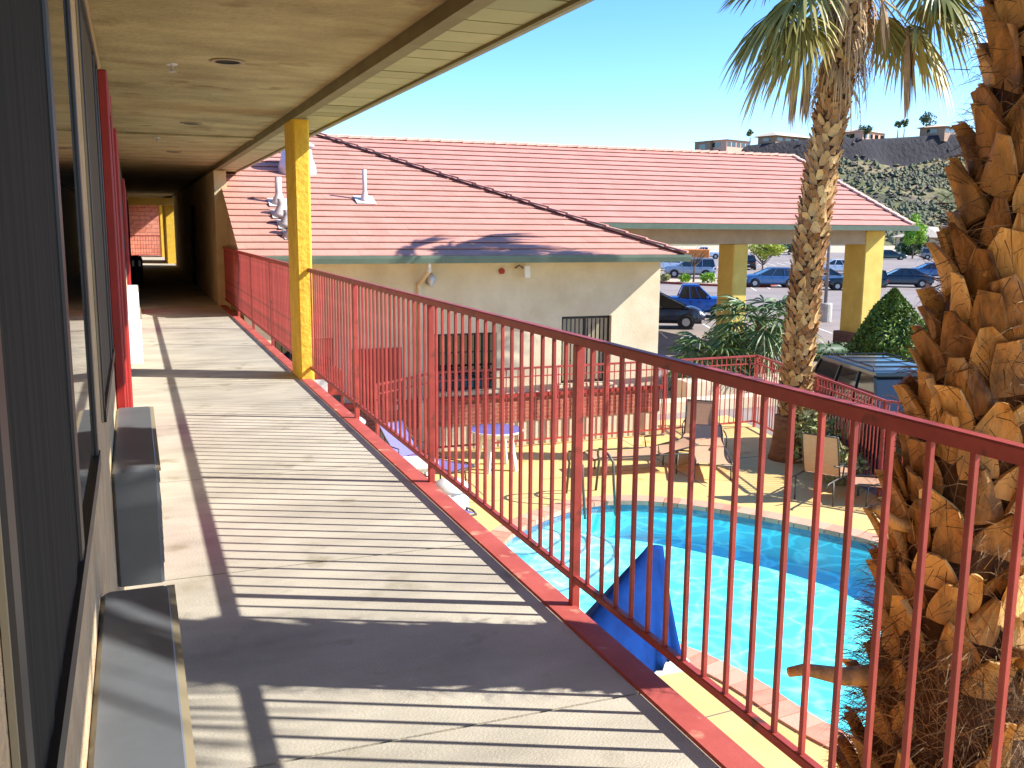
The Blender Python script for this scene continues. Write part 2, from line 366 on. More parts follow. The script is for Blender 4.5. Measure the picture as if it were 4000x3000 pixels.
while s < per[-1]-.05:
    m.tint = random.random()
    e = min(s+bw-.012, per[-1])
    q = [along(ci,s),along(cop_out,s),along(cop_out,e),along(ci,e)]
    if (q[1][0]-q[0][0])*(q[2][1]-q[0][1])-(q[1][1]-q[0][1])*(q[2][0]-q[0][0]) < 0: q.reverse()
    m.prism(q, GZ-.05, GZ+.022); s += bw
m.build('coping', M['coping'], pool)
m = MB(); m.poly(cop_out, [list(reversed(ci))], GZ-.006); m.build('coping_mortar', M['joint'], pool)
for k, (rad, dz) in enumerate(((.62,.08),(1.0,.20),(1.42,.34))):
    m = MB(); cx, cy = 5.15, 12.6
    wob = lambda a: 1+.10*math.sin(3*a+1.0)
    ring = [(cx+rad*wob(2*math.pi*i/60)*math.cos(2*math.pi*i/60), cy+rad*wob(2*math.pi*i/60)*math.sin(2*math.pi*i/60)) for i in range(60)]
    m.prism(ring, GZ-DEPTH-.01-k*.002, GZ-.1-dz)
    st = m.build('step', M['step'], pool)
    m = MB(); ro = offset_loop(ring, .004); ri = offset_loop(ring, -.05)
    m.poly(ro, [list(reversed(ri))], GZ-.1-dz+.004)
    m.build('edge_tile', M['steptile'], st)
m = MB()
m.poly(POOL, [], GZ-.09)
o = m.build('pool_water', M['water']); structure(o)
# grab rails by the steps
gr = thing('pool_grab_rail', 'dark curved metal grab rail at the far edge of the pool', 'pool rail', (6.35,13.75,GZ))
for dx in (0, .55):
    pts = [(6.55+dx,14.05,GZ),(6.55+dx,13.95,GZ+.55)]+[(6.55+dx-.05*math.sin(a)*2, 13.95-.30*(1-math.cos(a)), GZ+.55+.26*math.sin(a)) for a in [math.pi*i/8 for i in range(1,8)]]+[(6.5+dx,13.32,GZ+.35),(6.5+dx,13.22,GZ-.2)]
    MB().tube(pts, .022, 8).build('hoop', M['frame'], gr, smooth=True)

# ================================================================== MOTEL BUILDING
WX = -.106; WU = -.15; CZ = 2.74
motel = thing('motel_building', 'two storey stucco motel wing with covered upper walkway, tan ceiling and deep eave', 'building', (-3,12,GZ))
m = MB(); m.prism([(-8,GZ),(WX,GZ),(WX,2.30),(WU,2.33),(WU,2.95),(-8,2.95)], -7, 64, 'y'); m.build('wall', M['wallst'], motel)
# the ceiling and roof slab
m = MB(); m.box(WU+.001,1.56,-7,62,CZ,CZ+.2); m.build('ceiling', M['ceiling'], motel)
m = MB(); m.box(-8.3,2.0,-7,62,2.955,3.25); m.build('roof', M['tile'], motel)
m = MB(); m.box(1.562,1.66,-7,62,2.655,2.945); m.build('beam', M['beam'], motel)
m = MB(); m.box(WU+.001,1.559,13.2,13.45,2.715,CZ-.001); m.build('ceiling_band', M['ceiling'], motel)
# vinyl soffit boards run across the eave
random.seed(5)
m = MB(); y = -7.0
while y < 62:
    wd = .30
    m.tint = random.choice((0,0,.35,1)); m.box(1.662,2.02,y,y+wd-.016,2.672+random.uniform(0,.004),2.70); y += wd
so = m.build('soffit', M['soffit'], motel); MB().box(1.662,2.02,-7,62,2.702,2.72).build('backing', M['bronze'], so)
m = MB(); m.box(2.0205,2.046,-7,62,2.655,2.70); m.build('gutter_gap_shade', M['beam'], motel)  # solid strip coloured as the dark, shaded gap between soffit and gutter
m = MB()
prof = [(2.048,2.72),(2.048,2.655),(2.075,2.652),(2.10,2.69),(2.108,2.76),(2.10,2.765),(2.048,2.765)]
m.prism([(x,z) for x,z in prof], -7, 62, 'y'); m.build('gutter', M['gutter'], motel)
# columns of the walkway
def column(x0,x1,y0,y1,z0,z1,mt,name='column'):
    m = MB(); N = 14; rings = []
    for i in range(N+1):
        t = i/N; z = z0+(z1-z0)*t; sh = .012*(1-t)
        c = .02; a, b = x0+sh, x1-sh
        rings.append([(a+c,y0,z),(b-c,y0,z),(b,y0+c,z),(b,y1-c,z),(b-c,y1,z),(a+c,y1,z),(a,y1-c,z),(a,y0+c,z)])
    m.loft(rings); return m.build(name, mt, motel)
column(1.555,1.725,10.0,10.56,-.22,2.654,M['yellow'])
column(1.30,1.85,42.0,46.0,-.22,2.654,M['yellow'])
column(1.30,1.85,50.5,52.5,-.22,2.654,M['yellow'])
column(1.50,1.72,10.0,10.5,GZ,-.225,M['yellow']); column(1.50,1.72,-.9,-.4,GZ,-.225,M['yellow'])
m = MB(); m.box(WX,1.9,41.6,41.9,2.35,2.652); m.build('cross_beam', M['pyellow'], motel)
m = MB(); m.box(1.555,1.79,20,40,GZ,2.654); pw = m.build('passage_wall', M['stucco'], motel)
m = MB(); m.box(1.50,1.546,27.0,28.0,0,2.1); dr = m.build('door', M['dark'], pw); 
m = MB(); m.tube([(1.47,27.08,.98),(1.42,27.08,.98),(1.42,27.2,.98)], .012); m.build('handle', M['galv'], dr)
# recessed downlights and sprinkler heads in the ceiling
for yy in (2.6, 7.25, 11.75, 16.4):
    m = MB(); 
    m.lathe([(.085,.001),(.118,.001),(.122,-.008),(.112,-.014),(.088,-.010)], (.69,yy,CZ), 32, cap=False); d = m.build('downlight', M['alum'], motel)
    m = MB(); m.lathe([(.0,-.0015),(.087,-.0015),(.087,-.004),(0,-.004)], (.69,yy,CZ), 32); m.build('recess_shade', M['dark'], d)  # flat black disc standing for the shaded inside of the fitting
for xx, yy in ((.33,7.55),(.38,13.9)):
    m = MB(); m.lathe([(.0,0),(.042,0),(.038,-.008),(.010,-.012),(.010,-.045),(.022,-.05),(.022,-.056),(0,-.056)], (xx,yy,CZ), 16)
    m.build('sprinkler', M['galv'], motel)
# windows along the left wall: a mesh half, a glass half, dark frames
def window(y0, ym, y1, z0, z1, scr, pane_far=True):
    m = MB()
    for a, b in ((y0,y0+.05),(ym-.035,ym+.035),(y1-.06,y1)): m.bbox(WX-.03,WX+.010,a,b,z0+.035,z1-.035,.004)
    m.box(WX-.03,WX+.013,y0,y1,z0,z0+.035); m.box(WX-.03,WX+.013,y0,y1,z1-.035,z1)
    fr = m.build('window', M['bronze'], motel)
    m = MB(); N = 40        # softly folded mesh or curtain
    for i in range(N):
        a = y0+.05+(ym-.035-y0-.05)*i/N; b = y0+.05+(ym-.035-y0-.05)*(i+1)/N
        fo = lambda q: WX+.0045+.0026*noise.noise((q*.33,y0*3,1))+.0012*noise.noise((q*.9,y0,4)); xa = fo(i); xb = fo(i+1)
        m.add([(xa,a,z0+.035),(xb,b,z0+.035),(xb,b,z1-.035),(xa,a,z1-.035)], [(0,1,2,3)])
    m.build('screen', scr, fr, smooth=True)
    m = MB(); m.box(WX+.001,WX+.004,ym+.035,y1-.06,z0+.035,z1-.035); m.build('pane', M['glass'], fr)
    m = MB(); m.box(WX+.001,WX+.006,y0-.008,y0-.001,z0,z1); m.build('jamb', M['alum'], fr)
window(.76,1.57,2.32,1.055,2.24,M['screen'])
window(2.83,3.92,4.28,1.055,2.24,M['screen2'])
window(8.6,9.4,10.2,1.055,2.24,M['screen'])
window(12.3,13.1,13.9,1.055,2.24,M['screen'])
def door(y0, y1):
    m = MB(); d = .042
    m.bbox(WX+.001,WX+d,y0,y0+.10,0.001,2.25,.006); m.bbox(WX+.001,WX+d,y1-.10,y1,.001,2.25,.006); m.box(WX+.001,WX+d-.003,y0+.10,y1-.10,2.14,2.247)
    fr = m.build('door_frame', M['red_door'], motel)
    m = MB(); m.bbox(WX+.001,WX+.006,y0+.101,y1-.101,.004,2.139,.004)
    for a in (.25,1.35): m.bbox(WX+.006,WX+.012,y0+.25,y1-.25,a,a+.8,.003)
    dd = m.build('door', M['red_door'], fr)
    m = MB(); m.lathe([(0,0),(.022,0),(.022,.006),(.009,.008),(.009,.018),(.018,.022),(.018,.032),(0,.036)], (0,0,0), 14); m.xform(Matrix.Translation((WX+.006,y0+.18,1.0)) @ Matrix.Rotation(R(90),4,'Y'))
    m.build('knob', M['galv'], dd, smooth=True)
door(4.57,5.55)
door(7.3,8.25)
door(15.2,16.2)
door(18.4,19.4)
for k in range(3): door(22.5+6*k,23.6+6*k)

# walkway slab and red edge: the ground one walks on
m = MB(); y = -7.0
J = [1.15, 2.72, 4.42, 6.2, 8.0, 9.9, 11.8, 13.7, 15.6, 17.6, 19.7]
ys = [-7,-3.5,-1.6]+J+[23,27,31,35,39,43,47,51,54]
for a, b in zip(ys[:-1], ys[1:]): m.box(WX+.001,1.564,a+.006,b-.006,-.20,0)
m.box(WX+.001,1.564,-7,54,-.205,-.012)
structure(m.build('walkway', M['concrete']))
m = MB(); m.bbox(1.566,1.690,-7,54,-.24,.006,.008); structure(m.build('walkway_edge', M['kerb']))

# ------------------------------------------------------------------ railings
def railing(y0, y1, posts, label, x=1.682, sp=.125, ztop=1.165, first=None, bmax=99, endstub=False):
    t = thing('railing', label, 'railing', (x,(y0+y1)/2,0), group='red walkway railings')
    m = MB(); m.bbox(x-.020,x+.020,y0,y1,ztop-.038,ztop,.005); m.build('top_rail', M['rail'], t)
    m = MB(); m.bbox(x-.015,x+.015,y0,y1,.112,.140,.004); m.build('bottom_rail', M['rail'], t)
    pm = None
    for p in posts:
        if pm is None:
            m = MB(); m.bbox(x-.019,x+.019,p-.019,p+.019,-.15,ztop-.039,.003); po = m.build('post', M['rail'], t); pm = po; p0 = p
        else:
            po = pm.copy(); COL.objects.link(po); po.location = (0,p-p0,0); po.parent = t
    ys = []; yy = posts[0]
    k = math.ceil((y0+.04-yy)/sp)
    while yy+k*sp < y1-.02:
        b = yy+k*sp
        if min(abs(b-p) for p in posts) > .05: ys.append(b)
        k += 1
    bm_ = None; out = MB()
    for i, b in enumerate(ys):
        if bm_ is None:
            m = MB(); m.bbox(x-.008,x+.008,b-.008,b+.008,.141,ztop-.039,.002); bm_ = m.build('baluster', M['rail'], t); b0 = b
        else:
            o = bm_.copy(); COL.objects.link(o); o.location = (0,b-b0,0); o.parent = t
    return t
railing(-.9,9.995,[3.51,5.63,7.80,1.35-2.1],'red metal railing from the foreground to the yellow column, beside the pool')
railing(10.57,19.98,[13.0,15.2,17.4],'red metal railing beyond the yellow column, its bars merging into a solid red panel')
# rail across the far end
t = thing('railing', 'small distant red railing across the far end of the dark passage', 'railing', (.7,50,0), group='red walkway railings')
m = MB(); m.box(WX+.01,1.29,49.98,50.03,1.02,1.07); m.build('top_rail', M['rail'], t)
m = MB(); m.box(WX+.01,1.29,49.98,50.02,.10,.14); m.build('bottom_rail', M['rail'], t)
b0 = None
for k in range(11):
    xx = WX+.08+k*.125
    if b0 is None: m = MB(); m.box(xx-.011,xx+.011,49.99,50.012,.14,1.02); b0 = m.build('baluster', M['rail'], t); x0 = xx
    else: o = b0.copy(); COL.objects.link(o); o.location = (xx-x0,0,0); o.parent = t
o = MB().box(-6,8,56,62,GZ,3.6).build('block_building', M['brickfar'], loc=(1,56,GZ)); tag(o, 'rough red block wall of a building seen through the far end of the passage', 'building')

# ------------------------------------------------------------------ air conditioners along the wall
def ac(y0, y1, mt, label, z0=.40, h=.80, x1=.042):
    t = thing('air_conditioner', label, 'air conditioner', (WX+.07,(y0+y1)/2,z0), group='air conditioner units along the left wall')
    m = MB(); m.bbox(WX+.001,x1,y0,y1,z0,h,.010); autosmooth(m.build('cover', mt, t), 30)
    m = MB(); m.box(x1-.012,x1+.003,y0+.02,y1-.02,h-.055,h-.045)
    for k in range(6): m.box(x1-.01,x1+.004,y0+.06,y1-.06,z0+.05+k*.04,z0+.062+k*.04)
    m.build('grille', M['alum'], t)
    m = MB(); m.box(x1-.012,x1+.006,y0+.004,y1-.004,h-.012,h-.003); m.build('edge_trim', M['alum'], t)
    return t
ac(1.0,2.19,M['ac'],'dark grey air conditioner box nearest the viewer, under the first window')
ac(3.3,4.48,M['ac'],'grey air conditioner box second from the viewer, just before the red door')
ac(8.84,10.0,M['acw'],'white sunlit air conditioner box halfway along the left wall', x1=.034)
ac(12.5,13.7,M['acw'],'white air conditioner box farthest along the left wall', x1=.034)
bn = thing('ash_bin', 'black bin standing against the left wall inside the dark passage', 'bin', (.05,26,0))
MB().lathe([(.13,0),(.15,.05),(.15,.72),(.12,.80),(.05,.82)], (.06,26,0), 16).build('body', M['trimblack'], bn, smooth=True)
MB().box(-.04,.16,25.86,25.87,.55,.70).build('slot_plate', M['galv'], bn)

# ================================================================== LOBBY BUILDING
LY = 17.7
lobby = thing('lobby_building', 'low cream stucco building with a hipped terracotta tile roof behind the pool', 'building', (6,20,GZ))
m = MB(); OPEN = [(2.3,3.4,-1.62,-.47),(5.33,6.66,-1.62,-.47),(8.08,9.22,-1.60,-.20)]
fl = MB(); fl.poly([(1.8,GZ),(10.35,GZ),(10.35,1.02),(1.8,1.02)], [[(a,c),(a,d),(b,d),(b,c)] for a,b,c,d in OPEN], 0)
m.add([(x,LY,y) for x,y,_ in fl.v], fl.f)
for a,b,c,d in OPEN: m.add([(a,LY,c),(b,LY,c),(b,LY,d),(a,LY,d),(a,LY+.12,c),(b,LY+.12,c),(b,LY+.12,d),(a,LY+.12,d)], [(0,4,5,1),(1,5,6,2),(2,6,7,3),(3,7,4,0),(4,7,6,5)])
m.add([(1.8,LY,GZ),(10.35,LY,GZ),(10.35,30.2,GZ),(1.8,30.2,GZ),(1.8,LY,1.02),(10.35,LY,1.02),(10.35,30.2,1.02),(1.8,30.2,1.02)], [(1,2,6,5),(2,3,7,6),(3,0,4,7),(4,5,6,7)])
m.build('wall', M['lobby'], lobby)
m = MB(); m.box(1.8,10.40,LY-.07,LY-.003,-2.30,-1.80); m.build('brick_wainscot', M['brick'], lobby)
m = MB(); m.box(1.8,10.44,LY-.12,LY-.004,-1.797,-1.73); m.build('wainscot_cap', M['redkerb'], lobby)
m = MB(); m.box(1.8,10.38,LY-.05,LY-.005,GZ,-2.303); m.build('plinth', M['lobby'], lobby)
m = MB(); m.box(10.353,10.42,LY+.01,30,-2.30,-1.80); m.build('brick_wainscot', M['brick'], lobby)
EY, EX, EZ, SL = 17.05, 10.55, 1.04, .42
RY = 23.5
def tile_course_roof(x0f, x1f, ey, ez, ry, rz, ncourse, mt, tilew, name, parent, lift=.045, seed=1):
    random.seed(seed); m = MB(); g = MB()
    for c in range(ncourse):
        t0, t1 = c/ncourse, min(1, (c+1.06)/ncourse)
        ya, yb = ey+(ry-ey)*t0, ey+(ry-ey)*t1; za, zb = ez+(rz-ez)*t0, ez+(rz-ez)*t1
        xa, xb = x0f(t0), x1f(t0); xb1 = x1f(min(1,(c+1)/ncourse)); xa1 = x0f(min(1,(c+1)/ncourse))
        nt_ = max(1, int((xb-xa)/tilew)); off = (c % 2)*.5*tilew
        x = xa-off
        while x < xb:
            l, r = max(x, xa), min(x+tilew-.0015, xb)
            if r-l > .01:
                m.tint = random.random()**2*.35
                j = random.uniform(-.002,.002); jl = random.uniform(0,.004)
                rr = min(r, xb1) if r > xb1 else r; ll = max(l, xa1) if l < xa1 else l
                if rr <= ll: rr = ll = (l+r)/2
                h = lift+j
                m.add([(l,ya-jl,za+h-.016),(r,ya-jl,za+h-.016),(r,ya-jl,za+h),(l,ya-jl,za+h),(rr,yb,zb+.012),(ll,yb,zb+.012)],
                      [(0,1,2,3),(3,2,4,5)])
                g.add([(l,ya-jl+.012,za-.03),(r,ya-jl+.012,za-.03),(r,ya-jl+.012,za+.0),(l,ya-jl+.012,za+.0),(l,ya-jl-.005,za+h-.016),(r,ya-jl-.005,za+h-.016)], [(0,1,2,3),(3,2,5,4)])  # dark faces colour in the shaded gap under each course
            x += tilew
    n0 = len(m.f); m.tint = 0; m.add(g.v, g.f); o = m.build(name, mt, parent); o.data.materials.append(M['gapshade'])
    for i in range(n0, len(m.f)): o.data.polygons[i].material_index = 1
    return o
RZ = EZ+SL*(RY-EY)
tile_course_roof(lambda t: 1.70, lambda t: EX-(RY-EY)*t, EY, EZ, RY, RZ, 23, M['tile'], .30, 'roof', lobby)
m = MB()   # roof deck under the tiles, with the right hip slope and the far slope
AX = EX-(RY-EY)
m.add([(1.76,EY+.02,EZ-.02),(EX,EY+.02,EZ-.02),(AX,RY,RZ-.02),(1.76,RY,RZ-.02),(EX,2*RY-EY,EZ-.02),(1.76,2*RY-EY,EZ-.02)], [(0,1,2,3),(1,4,2),(4,5,3,2),(0,5,4,1)])
m.build('roof_deck', M['tile'], lobby)
m = MB(); m.add([(1.765,EY+.05,EZ-.06),(1.765,RY,RZ-.06),(1.765,2*RY-EY,EZ-.06)],[(0,2,1)]); m.add([(1.775,EY+.05,EZ-.06),(1.775,RY,RZ-.06),(1.775,2*RY-EY,EZ-.06)],[(0,1,2)]); m.build('gable_end', M['lobby'], lobby)
m = MB(); random.seed(8)   # hip caps, each overlapping the next, and their shadow line painted as a dark bar in front
a = Vector((EX,EY,EZ+.05)); b = Vector((AX,RY,RZ+.05)); N = 21
for i in range(N):
    p = a.lerp(b, i/N); q = a.lerp(b, (i+1.12)/N); m.tint = random.random()*.6
    p = p+Vector((.05,0,.035)); q = q+Vector((.05,0,.005))
    m.beam(p, q, .17, .035)
m.build('hip_cap', M['tile2'], lobby)
m = MB(); m.beam(a+Vector((-.075,-.075,-.015)), b+Vector((-.07,-.07,-.015)), .04, .04); m.build('hip_shadow_line', M['gapshade'], lobby)
m = MB(); random.seed(9); x = 1.76
while x < AX: m.tint = random.random()*.6; m.beam((x,RY,RZ+.05+random.uniform(0,.01)),(min(x+.42,AX+.1),RY,RZ+.06),.24,.06); x += .40
m.build('ridge_cap', M['tile'], lobby)
m = MB(); m.prism([(EY-.13,EZ-.11),(EY-.02,EZ-.11),(EY-.02,EZ+.03),(EY-.15,EZ+.03),(EY-.15,EZ-.02)], 1.76, EX+.05, 'x'); m.build('gutter', M['sgutter'], lobby)
m = MB(); m.box(1.76,EX,EY-.018,LY+.02,EZ-.10,EZ-.06); m.box(10.36,EX,LY+.02,30,EZ-.10,EZ-.06); m.build('soffit', M['lobby'], lobby)
m = MB(); m.tube([(5.05,EY-.08,EZ-.10),(5.05,EY-.08,EZ-.25),(5.05,LY-.06,EZ-.55),(5.05,LY-.06,-1.70),(5.05,LY-.17,-1.78),(5.05,LY-.17,GZ+.05)], .045, 8); m.build('downspout', M['lobby'], lobby)
def lobby_window(x0, x1, z0, z1, blinds):
    WY = LY+.115; m = MB()
    for a, b in ((x0,x0+.05),((x0+x1)/2-.025,(x0+x1)/2+.025),(x1-.05,x1)): m.box(a,b,WY-.02,WY-.002,z0+.05,z1-.05)
    m.box(x0,x1,WY-.024,WY-.002,z0,z0+.05); m.box(x0,x1,WY-.024,WY-.002,z1-.05,z1)
    fr = m.build('window', M['bronze'], lobby)
    m = MB(); m.box(x0+.05,x1-.05,WY-.009,WY-.003,z0+.05,z1-.05); m.build('pane', M['glass'], fr)
    if blinds:
        m = MB(); k = x0+.08
        while k < x1-.1: m.add([(k,WY-.012,z0+.06),(k+.06,WY-.016,z0+.06),(k+.06,WY-.016,z1-.06),(k,WY-.012,z1-.06)],[(0,1,2,3)]); k += .095
        m.build('blinds', M['alum'], fr)
    m = MB(); k = x0+.16
    if not blinds:
        while k < x1-.1: m.box(k-.008,k+.008,WY-.045,WY-.03,z0,z1); k += .15
        for zz in (z0+.3,z0+.75): m.box(x0,x1,WY-.043,WY-.032,zz,zz+.02)
        m.build('bars', M['bronze'], fr)
    m = MB(); m.bbox(x0-.06,x1+.06,LY-.06,LY-.003,z0-.075,z0-.004,.008); m.build('sill', M['lobby'], fr)
lobby_window(5.33,6.66,-1.62,-.47,False)
lobby_window(8.08,9.22,-1.60,-.20,True)
lobby_window(2.3,3.4,-1.62,-.47,False)
ld = MB().box(3.75,4.7,LY-.03,LY-.002,GZ+.02,-.7).build('door', M['redkerb'], lobby)
MB().box(4.55,4.60,LY-.08,LY-.03,-1.9,-1.7).build('handle', M['galv'], ld)
t = thing('wall_lamp', 'small lantern on the lobby wall right of the downspout', 'wall lamp', (5.27,LY-.1,.55))
MB().box(5.20,5.34,LY-.03,LY-.003,.50,.70).build('back_plate', M['alum'], t)
MB().lathe([(.03,.12),(.07,.10),(.085,0),(.05,-.10),(.03,-.12)], (5.27,LY-.13,.58), 12).build('shade', M['galv'], t, smooth=True)
MB().tube([(5.27,LY-.03,.66),(5.27,LY-.13,.72),(5.27,LY-.13,.68)], .012).build('arm', M['alum'], t)
t = thing('security_light', 'white floodlight box on a bracket high on the lobby wall', 'security light', (7.1,LY-.1,.75))
MB().bbox(7.13,7.25,LY-.30,LY-.16,.62,.86,.01).build('housing', M['white'], t)
MB().tube([(7.05,LY-.004,.80),(7.05,LY-.2,.86),(7.13,LY-.22,.80)], .016).build('bracket', M['frame'], t)
MB().tube([(6.75,LY-.004,.74),(6.75,LY-.05,.74)], .06, 10).build('junction_box', M['redkerb'], t)
# roof vents
def roofz(y): return EZ+SL*(y-EY)+.04
t = thing('turbine_vent', 'large galvanised dome vent on the upper lobby roof behind the yellow column', 'roof vent', (3.35,21.0,roofz(21.0)))
z = roofz(21.1)
MB().box(2.75,3.95,20.55,21.6,z-.19,z-.17).xform(Matrix.Translation((3.35,21.05,z-.1)) @ Matrix.Rotation(math.atan(SL),4,'X') @ Matrix.Translation((-3.35,-21.05,-z+.1))).build('flashing', M['galv'], t)
MB().lathe([(.42,-.22),(.40,.05),(.34,.22),(.31,.42),(.30,.45)], (3.35,21.05,z), 24).build('body', M['galv'], t, smooth=True)
MB().lathe([(.36,.45),(.38,.50),(.20,.62),(.0,.66)], (3.35,21.05,z), 24).build('cap', M['galv'], t, smooth=True)
def pipe_vent(x, y, h, label, r=.07, grp='white pipe vents in a row on the lobby roof'):
    z = roofz(y); t = thing('pipe_vent', label, 'roof vent', (x,y,z), group=grp)
    k = MB(); k.lathe([(r*2.6,-.05),(r*2.2,.02),(r*1.25,.14),(r,.20),(r,h),(r*.9,h)], (x,y,z), 14); k.build('pipe', M['ventw'], t, smooth=True)
    k = MB(); k.add([(x-.2,y-.2,roofz(y-.2)+.02),(x+.2,y-.2,roofz(y-.2)+.02),(x+.2,y+.2,roofz(y+.2)+.02),(x-.2,y+.2,roofz(y+.2)+.02)],[(0,1,2,3)])
    k.build('flashing', M['ventw'], t)
pipe_vent(2.70,19.3,.50,'topmost and tallest white pipe vent of the leaning row of four',.065)
pipe_vent(2.68,18.75,.30,'second white pipe vent from the top of the row of four',.085)
pipe_vent(2.72,18.3,.28,'third white pipe vent from the top of the row of four',.085)
pipe_vent(2.76,17.85,.34,'lowest white pipe vent of the row of four, near the red railing',.095)
pipe_vent(4.45,19.5,.62,'thin white pipe vent standing alone right of the yellow column',.045,'lone pipe vents on the lobby roof')

# ------------------------------------------------------------------ entrance canopy
can = thing('entrance_canopy', 'drive through canopy with a gabled salmon tile roof behind the lobby', 'canopy', (18,32,GZ))
CY, CZ2, CRY, CRZ, CX0, CX1 = 26.9, 1.72, 34.0, 4.62, 5.5, 26.05
tile_course_roof(lambda t: CX0, lambda t: CX1, CY, CZ2, CRY, CRZ, 15, M['tile2'], .40, 'roof', can, lift=.06, seed=4)
m = MB(); m.add([(CX0,CY,CZ2-.02),(CX1,CY,CZ2-.02),(CX1,CRY,CRZ-.02),(CX0,CRY,CRZ-.02),(CX1,2*CRY-CY,CZ2-.02),(CX0,2*CRY-CY,CZ2-.02)], [(0,1,2,3),(3,2,4,5),(1,4,2),(0,3,5),(0,5,4,1)]); m.build('roof_deck', M['tile2'], can)
m = MB(); random.seed(4); x = CX0
while x < CX1: m.tint = random.random()*.5; m.beam((x,CRY,CRZ+.04),(x+.43,CRY,CRZ+.055+random.uniform(0,.02)),.3,.09); x += .42
m.build('ridge_cap', M['ridge'], can)
m = MB(); N = 18; a = Vector((CX1,CY,CZ2+.07)); b = Vector((CX1,CRY,CRZ+.07))
for i in range(N): m.beam(a.lerp(b,i/N)+Vector((0,0,.03)), a.lerp(b,(i+1.1)/N), .16, .06)
m.build('rake_cap', M['ridge'], can)
m = MB(); m.prism([(CY-.16,CZ2-.14),(CY-.02,CZ2-.14),(CY-.02,CZ2+.03),(CY-.18,CZ2+.03)], CX0, CX1+.1, 'x'); m.build('gutter', M['sgutter'], can)
m = MB(); m.box(CX0,CX1-.05,CY-.018,28.35,CZ2-.13,CZ2-.09); m.box(CX0,CX1-.1,28.9,41,1.12,1.16); m.build('ceiling', M['lobby'], can)
m = MB(); m.box(CX0,24.93,28.05,28.9,1.08,1.585); m.box(24.93,25.85,29.0,40.0,1.09,1.58); m.build('beam', M['canbeam'], can)
def pillar(x0,x1,y0,y1,z1):
    m = MB(); m.bbox(x0,x1,y0,y1,GZ+.55,z1,.03); p = m.build('pillar', M['pyellow'], can)
    m = MB(); m.bbox(x0-.16,x1+.16,y0-.16,y1+.16,GZ-.01,GZ+.60,.02); m.build('brick_base', M['brickbr'], p)
pillar(19.25,19.84,28.0,28.95,1.078); pillar(24.95,25.82,28.02,29.15,1.575)

# ================================================================== POOL FENCE
FZ = GZ+1.62
pts = [(3.55,14.9),(3.9,16.4),(5.3,17.42),(10.4,17.46),(12.8,17.54),(12.1,14.66),(11.4,12.1),(12.6,10.2),(14.6,7.6)]
fence = thing('pool_fence', 'dark red metal picket fence around the pool deck in front of the lobby', 'fence', (9,17,GZ))
mr = MB(); mb_ = MB(); ml = MB()
for a, b in zip(pts[:-1], pts[1:]):
    a3 = Vector((*a,0)); b3 = Vector((*b,0))
    mr.beam((*a,FZ),(*b,FZ),.045,.04); mb_.beam((*a,GZ+.14),(*b,GZ+.14),.035,.035); mb_.beam((*a,FZ-.17),(*b,FZ-.17),.024,.024)
mr.build('top_rail', M['rail'], fence); mb_.build('bottom_rail', M['rail'], fence)
pm = None
posts = []
for a, b in zip(pts[:-1], pts[1:]):
    L = (Vector(b)-Vector(a)).length; k = max(1, round(L/2.3))
    posts += [(a[0]+(b[0]-a[0])*i/k, a[1]+(b[1]-a[1])*i/k) for i in range(k)]
posts.append(pts[-1])
for p in posts:
    if pm is None: m = MB(); m.bbox(p[0]-.025,p[0]+.025,p[1]-.025,p[1]+.025,GZ,FZ-.021,.003); pm = m.build('post', M['rail'], fence); p0 = p
    else: o = pm.copy(); COL.objects.link(o); o.location = (p[0]-p0[0],p[1]-p0[1],0); o.parent = fence
pk = []
for a, b in zip(pts[:-1], pts[1:]):
    L = (Vector(b)-Vector(a)).length; k = int(L/.125)
    pk += [(a[0]+(b[0]-a[0])*(i+.5)/k, a[1]+(b[1]-a[1])*(i+.5)/k) for i in range(k)]
pk.sort(key=lambda q: q[0]**2+q[1]**2 if q[1] > 10 else 1e6)
pm = None; rest = MB()
for i, p in enumerate(pk):
    if i >= 99: rest.box(p[0]-.008,p[0]+.008,p[1]-.008,p[1]+.008,GZ+.158,FZ-.021); continue
    if pm is None: m = MB(); m.box(p[0]-.008,p[0]+.008,p[1]-.008,p[1]+.008,GZ+.158,FZ-.021); pm = m.build('picket', M['rail'], fence); p0 = p
    else: o = pm.copy(); COL.objects.link(o); o.location = (p[0]-p0[0],p[1]-p0[1],0); o.parent = fence
stuff(rest.build('pickets', M['rail'], fence))
o = MB(); o.bbox(10.5,16.5,19.6,20.0,GZ-.01,GZ+.28,.02); o.bbox(12.9,17.5,20.6,21.2,GZ-.01,GZ+.55,.02)
o = o.build('low_wall', M['lobby'], loc=(14,20,GZ)); tag(o, 'low sunlit cream planter wall just beyond the fence corner', 'wall')

